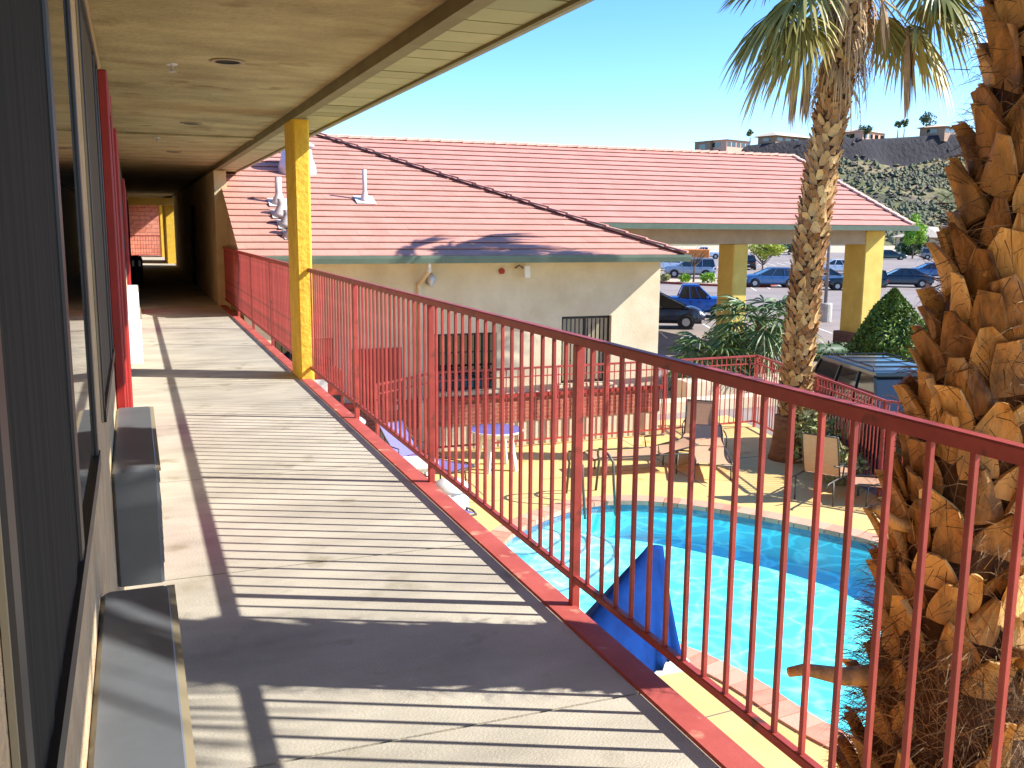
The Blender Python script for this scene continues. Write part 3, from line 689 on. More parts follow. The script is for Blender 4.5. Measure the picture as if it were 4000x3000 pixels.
# ================================================================== PALMS
def boot(m, p, out, upv, wd, ln, th, flare, tip=.5, roll=0.0):
    side = upv.cross(out).normalized()
    if roll: upv = (upv+side*roll).normalized(); side = upv.cross(out).normalized()
    rings = []
    for i in range(5):
        s = i/4; c = p+upv*(ln*s)+out*(flare*s**1.4)
        w_ = wd*(1-(1-tip)*s)*(.75+.25*min(1,4*s+.3)); t_ = th*(1-.45*s)
        rings.append([c-side*w_*.5, c-side*w_*.30+out*t_*.8, c+out*t_, c+side*w_*.30+out*t_*.8, c+side*w_*.5, c+side*w_*.2-out*.02, c-side*w_*.2-out*.02])
    m.loft(rings)
def fan(m, base, d, pl, bl, spread=3.4, ns=34, droop=.55, tint=.2, wseg=.05, sag=.25, stiff=2.0, pet=.018):
    base = Vector(base); d = Vector(d).normalized(); Z = Vector((0,0,1))
    P = [base+d*pl*t-Z*(sag*pl*t*t) for t in (0,.33,.66,1)]
    m.tint = min(1, tint+.15); m.tube(P, [pet*1.5,pet*1.1,pet,pet*.8], 5)
    hub = P[-1]; f = (P[3]-P[2]).normalized(); s = f.cross(Z)
    if s.length < .05: s = Vector((1,0,0))
    s.normalize(); nv = s.cross(f)
    for k in range(ns):
        a = -spread/2+spread*(k+random.uniform(-.3,.3))/(ns-1)
        dr = (f*math.cos(a)+s*math.sin(a)+nv*random.uniform(-.05,.12)).normalized()
        L = bl*(.72+.28*math.cos(a*.6))*random.uniform(.88,1.08)
        wv = (f*-math.sin(a)+s*math.cos(a))*math.cos(.6)+nv*math.sin(.6)*(1 if k % 2 else -1)
        vs = []
        T = (0,.3,.6,.82,1); W = (.25,.9,1,.55,.06); dp = droop*random.uniform(.75,1.3)
        for t, ww in zip(T, W):
            c = hub+dr*L*t*(1-.25*dp*t)-Z*(dp*L*t**stiff)
            vs += [c-wv*wseg*ww*.5, c+wv*wseg*ww*.5]
        k0 = len(m.f); m.add(vs, [(2*i,2*i+1,2*i+3,2*i+2) for i in range(4)])
        tt = min(1, max(0, tint+random.uniform(-.12,.12)))
        for i in range(4): m.t[k0+i] = min(1, tt+(.0,.03,.12,.35)[i])
def hang(m, top, length, ns=22, wd=.10, tint=.3, lean=(0,0,0)):    # a folded dead fan hanging down
    top = Vector(top); lean = Vector(lean)
    for k in range(ns):
        a = random.uniform(0,6.283); L = length*random.uniform(.55,1.05); r = wd*random.uniform(.3,1)
        o_ = Vector((math.cos(a)*r, math.sin(a)*r, 0)); wv = Vector((math.sin(a), -math.cos(a), 0))*.032
        vs = []
        for t, ww in ((0,.4),(.35,1),(.7,.8),(1,.1)):
            c = top+o_*(t**.6)*(1.2-.5*t)+lean*t-Vector((0,0,L*t)); vs += [c-wv*ww, c+wv*ww]
        m.tint = random.uniform(0,1)*tint*2 if tint < .5 else random.uniform(.2,1); m.add(vs, [(2*i,2*i+1,2*i+3,2*i+2) for i in range(3)])

# --- the near palm, beside the walkway
random.seed(11)
P1 = Vector((2.755,2.525,GZ))
palm1 = thing('palm_tree', 'big shaggy palm trunk right beside the walkway railing, covered in orange brown leaf bases', 'palm tree', P1, group='palm trees by the pool')
def r1(z): return .232+.13/(1+math.exp((z+.35)*3.2))
def ax1(z):
    l = .03+(.0 if z < .6 else min(.185,(z-.6)*.14))+.03*max(0,z-2); return Vector((P1.x+.677*l, P1.y-.736*l, z))
rings = []
for i in range(45):
    z = GZ+i*.25; c = ax1(z); rings.append([c+Vector((math.cos(k*.2618),math.sin(k*.2618),0))*r1(z) for k in range(24)])
MB().loft(rings).build('trunk', M['core'], palm1, smooth=True)
def scale_boot(m, p, out, upv, wd, ln, th, flare, tip, roll, curl):
    side = upv.cross(out).normalized()
    upv = (upv+side*roll).normalized(); side = upv.cross(out).normalized()
    rings = []; NW = 6
    for i in range(7):
        s_ = i/6; c = p+upv*(ln*s_)+out*(flare*s_**1.6)
        w_ = wd*(1-(1-tip)*s_**1.3)*(.8+.2*math.sin(min(1,s_*2)*math.pi/2)); t_ = th*(1-.55*s_)
        top, bot = [], []
        for k in range(NW+1):
            u = -1+2*k/NW; cup = curl*(u*u)*(.4+.6*s_)-.25*curl
            q = c+side*(w_*.5*u)+out*(cup*wd+.004*math.sin(9*u+p.z*40)); top.append(q+out*t_*(1-.5*u*u)); bot.append(q-out*.006)
        rings.append(top+bot[::-1])
    k0 = len(m.f); m.loft(rings)
def tuft(m, n, zr, az=None):
    for i in range(n):
        z = random.uniform(*zr); a = random.uniform(0,6.283); out = Vector((math.cos(a), math.sin(a), 0)); sd_ = Vector((-out.y,out.x,0))
        c = ax1(z)+out*(r1(z)+random.uniform(.0,.075)); L = random.uniform(.05,.17); d = (out*random.uniform(.05,.7)+sd_*random.uniform(-1,1)+Vector((0,0,random.uniform(-.9,.7)))).normalized()
        e = c+d*L+Vector((0,0,-.03)); q = (c+e)/2+out*.012+Vector((0,0,.015)); wv = d.cross(out)
        wv = wv.normalized()*random.uniform(.0008,.0020) if wv.length > .05 else sd_*.0012
        m.tint = random.random()**2; m.add([c-wv,c+wv,q+wv*.8,q-wv*.8,e], [(0,1,2,3),(3,2,4)])
m = MB(); z = GZ+.1; k = 0
while z < 8.2:
    a = k*2.39996+random.uniform(-.2,.2); out = Vector((math.cos(a), math.sin(a), 0)); rr = r1(z)*.95
    c = ax1(z+random.uniform(-.03,.03))
    p = c+out*rr
    m.tint = random.random()**2.2
    low = z < .05
    wd = random.uniform(.125,.195); ln = random.uniform(.13,.205); fl = random.uniform(.04,.075); cu = random.uniform(-.1,.26); tp = random.choice((.05,.1,.2,.3,.5))
    if random.random() < .08 and z < .5: ln *= 1.4; fl *= 1.6; wd *= .75
    if low: m.tint *= .4; fl *= 1.2
    if low and random.random() < .45: pass
    else: scale_boot(m, p, out, Vector((0,0,1)), wd, ln, random.uniform(.016,.034), fl, tp, random.uniform(-.45,.45), cu)
    z += .0098; k += 1
autosmooth(m.build('leaf_bases', M['boot'], palm1), 50)
m = MB(); tuft(m, 5200, (-.1,3.4)); tuft(m, 11000, (-1.5,.2)); m.build('fibres', M['fibre'], palm1)
for (a, z, L, du, rr_) in ((2.95,-.02,.40,.15,.045),(3.5,-.62,.5,-.15,.06),(3.9,-.3,.36,.35,.045),(4.6,.15,.40,.3,.04),(5.2,-.35,.45,.2,.05),(3.1,.55,.2,.6,.03)):
    out = Vector((math.cos(a), math.sin(a), 0)); p = ax1(z)+out*r1(z); sd_ = Vector((-out.y,out.x,0))
    m = MB(); m.tint = random.random()*.25; m.tube([p-out*.03, p+out*L*.5+Vector((0,0,du*.3*L))+sd_*.02, p+out*L*.85+Vector((0,0,du*L*.8)), p+out*L+Vector((0,0,du*L*.7))], [rr_,rr_*.75,rr_*.5,rr_*.4], 7)
    m.build('old_stalk', M['boot'], palm1, smooth=True)
m = MB()
for (a, z, L, tilt) in ((-1.57,3.75,1.7,.0),(-1.25,3.6,1.5,.05),(-1.9,3.7,1.6,.0),(-1.5,3.3,1.3,-.05),(-1.05,3.9,1.8,.05),(-1.75,4.1,1.9,.05),(-1.4,4.3,2.1,.1),(-1.62,3.45,1.9,-.1)):
    out = Vector((math.cos(a), math.sin(a), 0)); p = ax1(z)+out*r1(z)
    fan(m, p, out+Vector((0,0,-tilt)), L*.35, L*.65, 2.8, 30, .42, .7, .05, .15)
m.build('dead_frond', M['dead'], palm1)
m = MB(); top = ax1(8.1)
for k in range(26):
    a = k*2.4; e = .9-k*.055
    fan(m, top, Vector((math.cos(a),math.sin(a),e)), 1.2, 1.1, 3.4, 26, .5, .1, .06)
m.build('crown', M['leafpalm'], palm1)

# --- the second palm, across the pool
random.seed(21)
A2 = Vector((11.66,14.8,GZ))
palm2 = thing('palm_tree', 'leaning fan palm across the pool with green and yellow fronds overhead', 'palm tree', A2, group='palm trees by the pool')
AXT = [(-2.9,11.66,14.80),(-1.31,11.63,14.70),(.62,11.62,14.57),(1.8,11.67,14.50),(2.96,11.75,14.42),(4.73,11.95,14.31),(5.51,12.03,14.26),(7.5,12.24,14.13)]
def ax2(z):
    for p, q in zip(AXT[:-1], AXT[1:]):
        if z <= q[0]:
            f = (z-p[0])/(q[0]-p[0]); return Vector((p[1]+(q[1]-p[1])*f, p[2]+(q[2]-p[2])*f, z))
def r2(z): return .245+.05*max(0,(z-3.5)/2.6)
rings = []
for i in range(40):
    z = GZ+i*(6.1-GZ)/39; c = ax2(z); r = r2(z)*(1.12 if z < -1.95 else 1)
    rings.append([Vector((c.x+r*math.cos(k*.3142), c.y+r*math.sin(k*.3142), z)) for k in range(20)])
MB().loft(rings).build('trunk', M['core'], palm2, smooth=True)
m = MB(); zb = GZ
m.lathe([(.40,0),(.36,.15),(.315,.5),(.30,.86),(.24,.88)], (A2.x-.02,A2.y,GZ), 24); m.build('smooth_base', M['trunkbase'], palm2, smooth=True)
m = MB(); z = -1.95; k = 0
while z < 5.7:
    a = k*2.39996+random.uniform(-.15,.15); out = Vector((math.cos(a), math.sin(a), 0)); c = ax2(z)
    m.tint = random.random()**1.6
    scale_boot(m, c+out*r2(z)*.95, out, Vector((.06,0,1)).normalized(), random.uniform(.16,.23), random.uniform(.15,.24), random.uniform(.018,.03), random.uniform(.05,.10), random.choice((.08,.15,.3,.45)), random.uniform(-.35,.35), random.uniform(-.05,.2))
    z += .0118; k += 1
autosmooth(m.build('leaf_bases', M['boot2'], palm2), 50)
m = MB()    # shaggy straw below the crown
for i in range(420):
    a = random.uniform(0,6.283); z = random.uniform(4.1,6.5); out = Vector((math.cos(a),math.sin(a),0)); c = ax2(min(z,6.1)); p = Vector((c.x,c.y,z))+out*(r2(z)+.04)
    L = random.uniform(.3,.9); wv = Vector((-out.y,out.x,0))*.018; m.tint = random.random()
    vs = []
    for t in (0,.4,.8,1): q = p+out*(.22*math.sin(t*2.2))-Vector((0,0,L*t)); vs += [q-wv*(1-.8*t), q+wv*(1-.8*t)]
    m.add(vs, [(0,1,3,2),(2,3,5,4),(4,5,7,6)])
for i in range(2600):
    a = random.uniform(0,6.283); z = random.uniform(-2.0,5.4); out = Vector((math.cos(a),math.sin(a),0)); c = ax2(z); p = c+out*(r2(z)+.06); p.z = z
    d = (out*.5+Vector((random.uniform(-1,1),random.uniform(-1,1),random.uniform(-.6,1)))).normalized(); e = p+d*random.uniform(.05,.16); wv = d.cross(out).normalized()*.003; m.tint = random.random()
    m.add([p-wv,p+wv,e],[(0,1,2)])
m.build('straw', M['dead'], palm2)
top = ax2(6.05)
IR = Vector((.93,-.37,0)); IF = Vector((.37,.93,0))
fr = [(-1.0,-.15,-.16,1.4,1.3,.15),(-.9,-.4,-.34,1.3,1.25,.3),(-1.0,.15,-.48,1.25,1.2,.4),(-.8,.6,-.05,1.3,1.1,.1),(-1.0,-.05,.25,1.5,1.1,.05),(-.9,-.55,-.05,1.3,1.2,.2),
      (1.0,-.1,-.12,1.25,1.1,.3),(.9,.4,-.35,1.2,1.1,.45),(.95,-.45,-.05,1.3,1.15,.2),(1.0,.2,.2,1.4,1.15,.05),(.6,.5,-.3,.9,.9,.3),(.95,-.25,-.5,1.15,1.1,.5),(-.95,-.3,-.58,1.1,1.15,.45),
      (0,1,-.1,.6,.8,.1),(-.5,.9,.2,.6,.8,0),(-.1,.2,1,.3,.6,0),(-.8,.1,.6,.5,.8,0),(.9,-.1,.6,.5,.8,0),(.1,-.6,.7,.4,.7,.1)]
for i, (a, b, e, pl, bl, tn) in enumerate(fr):
    m = MB(); fan(m, top-Vector((0,0,.35*max(0,-e))), IR*a+IF*b+Vector((0,0,e)), pl, bl, 3.9, 44, .62 if e < .1 else .4, tn, .062, .28)
    m.build('frond', M['leafpalm'], palm2)
for (a, b, dz, L) in ((-1.0,-.1,.20,1.55),(-.72,.10,-.05,1.25),(.92,-.05,.35,1.5),(-.3,-.35,.9,.9),(.35,-.3,.8,.9)):
    m = MB(); p = top+IR*a+IF*b; p.z = 4.75+dz; m.tint = .3
    m.tube([top, (top+p)/2+Vector((0,0,.22)), p], [.02,.014,.010], 5); hang(m, p, L, 30, .13, .35, IR*(.10 if a > 0 else -.06)); m.build('dead_frond', M['dead'], palm2)

# ------------------------------------------------------------------ plants
def leafcloud(m, pts, size, flat=0.0, jit=.5):
    for p in pts:
        n_ = Vector((random.gauss(0,1),random.gauss(0,1),random.gauss(0,1)+flat)).normalized(); u = n_.orthogonal().normalized(); v = n_.cross(u)
        a = random.uniform(0,6.283); u, v = u*math.cos(a)+v*math.sin(a), v*math.cos(a)-u*math.sin(a)
        s = size*random.uniform(1-jit,1+jit); m.tint = random.random()**1.5
        p = Vector(p); m.add([p-u*s, p+v*s*.45, p+u*s, p-v*s*.45+n_*s*.15], [(0,1,2,3)])
def crown_pts(c, rx, ry, rz, n, nclump=18, cr=.38):
    c = Vector(c); cl = []
    for i in range(nclump):
        d = Vector((random.gauss(0,1),random.gauss(0,1),random.gauss(0,1))).normalized()*random.uniform(.35,.85)
        cl.append(Vector((d.x*rx,d.y*ry,d.z*rz)))
    out = []
    for i in range(n):
        k = random.choice(cl); d = Vector((random.gauss(0,1),random.gauss(0,1),random.gauss(0,1))).normalized()*random.uniform(.3,1)**.5
        out.append(c+k+Vector((d.x*rx*cr,d.y*ry*cr,d.z*rz*cr)))
    return out
def limb_tree(t, base, h, spread, material, r=.08, n=7):
    m = MB(); b = Vector(base); top = b+Vector((0,0,h))
    m.tube([b, b.lerp(top,.5)+Vector((.04,0,0)), top], [r,r*.75,r*.5], 8)
    for i in range(n):
        a = i*2.4; p = b.lerp(top, .7+.3*i/n); q = p+Vector((math.cos(a)*spread, math.sin(a)*spread, spread*.9)); m.tube([p, p.lerp(q,.5)+Vector((0,0,-.05)), q], [r*.5,r*.32,r*.12], 5)
        for j in range(2):
            e = q+Vector((random.uniform(-1,1),random.uniform(-1,1),random.uniform(.2,1)))*spread*.6; m.tube([p.lerp(q,.7), e], [r*.2,r*.06], 4)
    return m.build('trunk', material, t)
random.seed(31)
t = thing('fan_palm_shrub', 'cluster of low green fan palms in front of the left yellow pillar', 'fan palm', (15.2,21.3,GZ))
def fanpalm(t, x, y, h, n, L, mt=M['leaff'], dd=True):
    m = MB(); m.lathe([(.16,0),(.14,h*.5),(.17,h)], (x,y,GZ), 10); m.build('trunk', M['bark'], t)
    m = MB(); tp = Vector((x,y,GZ+h))
    for k in range(n):
        a = k*2.4+random.uniform(-.2,.2); e = 1.3-1.9*k/n
        fan(m, tp, Vector((math.cos(a),math.sin(a),e)), L*.8, L*.75, 3.6, 22, .35, .02+.25*(k/n)**2, .05, .25, pet=.014)
    m.build('fronds', mt, t)
fanpalm(t, 15.75, 21.5, 1.95, 30, 1.15); fanpalm(t, 14.55, 21.8, 1.0, 24, 1.1); fanpalm(t, 16.6, 23.0, 1.0, 22, 1.1); fanpalm(t, 15.1, 22.9, .7, 20, 1.0)
def bush(name, label, cat, c, rx, ry, rz, n, size, mt, core=True, group=None):
    t = thing(name, label, cat, (c[0],c[1],GZ), group=group); m = MB()
    leafcloud(m, crown_pts(c, rx, ry, rz, n, 26, .42), size); m.build('foliage', mt, t)
    if core:
        m = MB(); m.lathe([(.05,-rz*.95),(.55*rx,-rz*.8),(.75*rx,0),(.45*rx,rz*.55),(.05,rz*.7)], c, 12, 1, ry/rx); m.build('leaf_core', M['leafd'], t, smooth=True)  # added solid core, dark like the inside of the bush
    return t
bush('hedge_shrub','small dark rounded hedge at the foot of the left yellow pillar','shrub',(18.2,27.0,GZ+.55),.6,.6,.65,1500,.07,M['leafd'])
bush('variegated_shrub','pale yellow green shrub beside the base of the leaning palm','shrub',(11.55,13.95,GZ+.62),.42,.5,.6,1500,.055,M['shrub'],core=False)
bush('variegated_shrub','low pale trailing shrub against the fence, behind the upright sling chair','shrub',(11.35,13.0,GZ+.35),.35,.55,.36,900,.05,M['shrub'],core=False)
bush('low_hedge','low dark green hedge strip left of the right yellow pillar','hedge',(21.8,26.3,GZ+.3),1.6,.5,.34,1800,.07,M['leafd'])
# clipped conical evergreen
M['cone'] = mat('clipped_evergreen', (.075,.15,.012), (.055,.11,.010), .6, 3, tint=(.20,.27,.02))
t = thing('conical_shrub', 'big clipped cone shaped evergreen shrub in front of the right yellow pillar', 'shrub', (21.9,23.2,GZ))
prof = lambda s: 1.16*(math.sin(min(1,s*1.6+.42)*math.pi/2) if s < .36 else 1)*(1-max(0,(s-.2)/.8)**1.75)+.02
m = MB(); H = 2.55
def cpt(k=1.0):
    s = random.random()**1.15; a = random.uniform(0,6.283); lump = 1+.10*math.sin(3*a+s*7)+.07*math.sin(7*a-s*11)
    r = prof(s)*lump*k*random.uniform(.86,1.04); return (21.9+r*math.cos(a), 23.2+r*math.sin(a), GZ+.05+s*H)
leafcloud(m, [cpt() for i in range(12000)], .062, .6)
m.build('foliage', M['cone'], t)
m = MB(); m.lathe([(prof(i/12)*.84, .04+i/12*H*.94) for i in range(13)], (21.9,23.2,GZ), 20); m.build('leaf_core', M['leafd'], t, smooth=True)  # solid dark core added behind the leaves of the cone
# parking lot trees
random.seed(41)
t = thing('young_tree', 'bright green rounded young tree standing alone in the far parking lot', 'tree', (114,117.5,GZ))
limb_tree(t, (114,117.5,GZ), 2.6, .9, M['bark'], .14)
m = MB(); P = crown_pts((114,117.5,GZ+4.1), 1.9, 1.9, 2.2, 5200, 30, .40)+[Vector((114+random.gauss(0,.35),117.5+random.gauss(0,.35),GZ+random.uniform(5.6,6.9))) for i in range(260)]
leafcloud(m, P, .17); m.build('crown', M['leafb'], t)
t = thing('young_tree', 'sparse yellow green tree on a parking island behind the left pillar', 'tree', (51.7,70.8,GZ))
limb_tree(t, (51.7,70.8,GZ), 1.7, 1.1, M['bark'], .10, 9)
m = MB(); leafcloud(m, crown_pts((52.1,70.8,GZ+2.7), 1.9, 1.9, .95, 2600, 26, .30), .13); m.build('crown', M['leafy'], t)
t = thing('bare_tree', 'small leafless tree on the planted island with the red kerb', 'tree', (41.9,66.4,GZ))
random.seed(5); limb_tree(t, (41.9,66.4,GZ), 1.9, .9, M['bark'], .09, 12)

# ================================================================== POOL FURNITURE
o = thing('pool_lift', 'pool lift under a blue canvas cover draped like a tent beside the near pool edge', 'pool lift', (4.7,8.0,GZ))
m = MB(); rings = []
NT_ = 48; apex = Vector((4.72,8.0,-1.56))
for i in range(12):
    t = i/11; ring = []
    for k in range(NT_):
        a = 2*math.pi*k/NT_; da = abs((a-R(196)+math.pi) % (2*math.pi)-math.pi)
        Rr = .27+1.35*math.exp(-(da/.62)**2)
        fold = 1+.13*t*math.sin(7*a+1.0)+.09*t*math.sin(13*a)+.04*t*math.sin(23*a)
        drop = (1.12+.03*math.sin(5*a))*(t**(1.0 if da < .9 else .9))
        ring.append(apex+Vector(((.09+(Rr-.09)*t**.95)*fold*math.cos(a), (.07+(Rr-.07)*t**.95)*fold*math.sin(a), -drop)))
    if i == 0: ring = [apex+Vector(((.09*math.cos(2*math.pi*k/NT_)),.07*math.sin(2*math.pi*k/NT_),.0)) for k in range(NT_)]
    rings.append(ring)
m.loft(rings); m.build('cover', M['bluefab'], o, smooth=True)
m = MB(); m.bbox(4.52,5.02,7.72,8.22,GZ+.001,GZ+.12,.03); m.build('base', M['white'], o)
MB().tube([(4.74,8.0,GZ+.12),(4.74,8.0,-1.8)], .04, 10).build('mast', M['white'], o, smooth=True)

def table(loc, label, topmat, r=.5, h=.74, group='white plastic tables on the pool deck'):
    t = thing('patio_table', label, 'table', loc, group=group); x, y, z = loc
    m = MB(); m.lathe([(0,h-.035),(r-.02,h-.035),(r,h-.02),(r,h),(r-.015,h+.006)], (x,y,z), 36, cap=False); m.build('table_top', M['white'], t, smooth=False)
    m = MB(); m.lathe([(0,h-.002),(r-.02,h-.002),(r-.02,h+.004),(0,h+.006)], (x,y,z), 36); m.build('top_panel', topmat, t)
    for k in range(4):
        a = math.pi/4+k*math.pi/2; ca, sa = math.cos(a), math.sin(a)
        m = MB(); m.beam((x+ca*r*.55,y+sa*r*.55,z+h-.036),(x+ca*r*.80,y+sa*r*.80,z+.001),.11,.05,(ca,sa,0)); m.build('leg', M['white'], t)
    m = MB(); m.lathe([(r*.68,h-.12),(r*.70,h-.04),(r*.66,h-.04),(r*.64,h-.12)], (x,y,z), 24, cap=False); m.build('apron', M['white'], t)
    return t
table((6.02,16.0,GZ),'round white plastic table with a lavender top in front of the lobby windows',M['lav'])
table((4.05,14.6,GZ),'white plastic table close behind the walkway edge, partly hidden',M['white'],.42,.62)
def chaise_mesh(t, W=.62, L=1.9, back=.72, bang=48, fab=None, seatz=.36):
    fab = fab or M['sling']
    ca, sa = math.cos(R(bang)), math.sin(R(bang)); x0 = -L/2+.62
    m = MB()
    for s in (-1,1):
        y = s*W/2
        m.tube([(L/2,y,seatz-.04),(L/2-.1,y,seatz),(x0,y,seatz),(-L/2+.1,y,seatz),(-L/2,y,seatz-.03)], .016, 6)
        m.tube([(x0,y*.96,seatz),(x0-back*ca,y*.96,seatz+back*sa),(x0-back*ca-.02,y*.9,seatz+back*sa+.01)], .015, 6)
        m.tube([(x0+.05,y*1.05,seatz),(x0+.08,y*1.08,seatz+.20),(x0-.2,y*1.08,seatz+.22),(x0-.32,y*1.0,seatz+.25)], .014, 6)
    m.tube([(L/2,-W/2,seatz-.04),(L/2,W/2,seatz-.04)], .015, 6); m.tube([(x0-back*ca,-W/2*.95,seatz+back*sa),(x0-back*ca,W/2*.95,seatz+back*sa)], .015, 6)
    m.build('frame', M['frame'], t, world=False, smooth=True)
    for sx in (L/2-.25, -L/2+.3):
        for s in (-1,1):
            m = MB(); m.tube([(sx,s*W/2,seatz),(sx+.02,s*W/2*1.03,.10),(sx+.02,s*W/2*1.03,.002)], .015, 6); m.build('leg', M['frame'], t, world=False, smooth=True)
    def sheet(a, b, sag, nm):
        m = MB(); N = 10
        for i in range(N):
            p, q = Vector(a).lerp(Vector(b), i/N), Vector(a).lerp(Vector(b), (i+1)/N)
            sp, sq = sag*math.sin(math.pi*i/N), sag*math.sin(math.pi*(i+1)/N); w_ = W/2-.015
            m.add([(p.x,-w_,p.z-sp),(q.x,-w_,q.z-sq),(q.x,w_,q.z-sq),(p.x,w_,p.z-sp)], [(0,1,2,3)])
        m.build(nm, fab, t, world=False, smooth=True)
    sheet((x0,0,seatz+.008), (L/2-.02,0,seatz-.015), .03, 'seat'); sheet((x0-.01,0,seatz+.02), (x0-back*ca,0,seatz+back*sa+.012), .025, 'backrest')
def chaise(loc, rz, label, **kw):
    t = thing('lounge_chair', label, 'lounge chair', loc, rz, 'sling lounge chairs around the pool'); chaise_mesh(t, **kw); return t
chaise((10.05,15.55,GZ), R(-128), 'peach sling lounge chair with raised back nearest the fence corner', bang=62)
chaise((9.7,14.6,GZ), R(-118), 'peach sling lounge chair pointing its foot end at the pool, left of the leaning palm', bang=22)
chaise((8.4,14.95,GZ), R(172), 'low reclined sling lounge chair lying nearly flat before the brick wall', bang=12)
chaise((10.45,12.35,GZ), R(30), 'upright sling chair seen from behind at the far edge of the pool', L=1.45, bang=74, seatz=.42)
chaise((11.55,11.6,GZ), R(150), 'peach sling lounge chair mostly hidden behind the big palm trunk', bang=60)
chaise((4.55,15.75,GZ), R(-60), 'blue sling lounge chair just past the walkway edge with raised back', bang=50, fab=M['purple'])
chaise((3.85,13.3,GZ), R(-75), 'lower blue sling lounge chair right against the walkway edge', bang=20, fab=M['purple'])
def bin_(loc, label, r, h, mt):
    t = thing('round_bin', label, 'bin', loc, group='pale round bins under the walkway edge'); x, y, z = loc
    MB().lathe([(r*.85,0.001),(r,.1),(r,h),(r*.9,h+.02),(r*.86,h-.1)], loc, 20).build('body', mt, t, smooth=True)
    MB().lathe([(r*1.05,h-.03),(r*1.07,h+.02),(r*.8,h+.10),(r*.3,h+.15),(0.01,h+.16)], loc, 20).build('lid', M['white'], t, smooth=True)
bin_((3.42,17.0,GZ),'white domed bin low behind the base of the yellow column',.38,.85,M['galv'])
bin_((4.15,12.9,GZ),'pale grey bin by the pool corner beside the walkway edge',.26,.62,M['white'])
t = thing('vending_machine', 'red and white vending machine against the lobby wall behind the railing', 'vending machine', (2.9,LY-.45,GZ))
MB().bbox(2.55,3.4,LY-.9,LY-.13,GZ,GZ+1.83,.02).build('cabinet', M['redkerb'], t)
MB().bbox(2.62,3.1,LY-.925,LY-.902,GZ+.9,GZ+1.7,.006).build('front_panel', M['white'], t)
MB().box(3.16,3.33,LY-.92,LY-.902,GZ+.8,GZ+1.4).build('button_panel', M['trimblack'], t)
t = thing('folded_chair', 'small yellow striped folding chair below the walkway edge', 'chair', (3.3,16.1,GZ))
m = MB(); 
for s in (0,.45): m.tube([(3.1+s,15.9,GZ),(3.1+s,16.35,GZ+.85)], .014, 6); m.tube([(3.1+s,16.35,GZ),(3.1+s,15.95,GZ+.45)], .014, 6)
m.build('frame', M['galv'], t, smooth=True)
m = MB()
for k in range(5): m.tint = k % 2; x = 3.1+.09*k; m.add([(x,16.13,GZ+.43),(x+.09,16.13,GZ+.43),(x+.09,16.35,GZ+.85),(x,16.35,GZ+.85)],[(0,1,2,3)]); m.add([(x,15.9,GZ+.43),(x+.09,15.9,GZ+.43),(x+.09,16.15,GZ+.40),(x,16.15,GZ+.40)],[(0,1,2,3)])
m.build('seat', mat('striped_canvas', lin(220,170,40), rough=.8, tint=lin(190,60,44)), t)

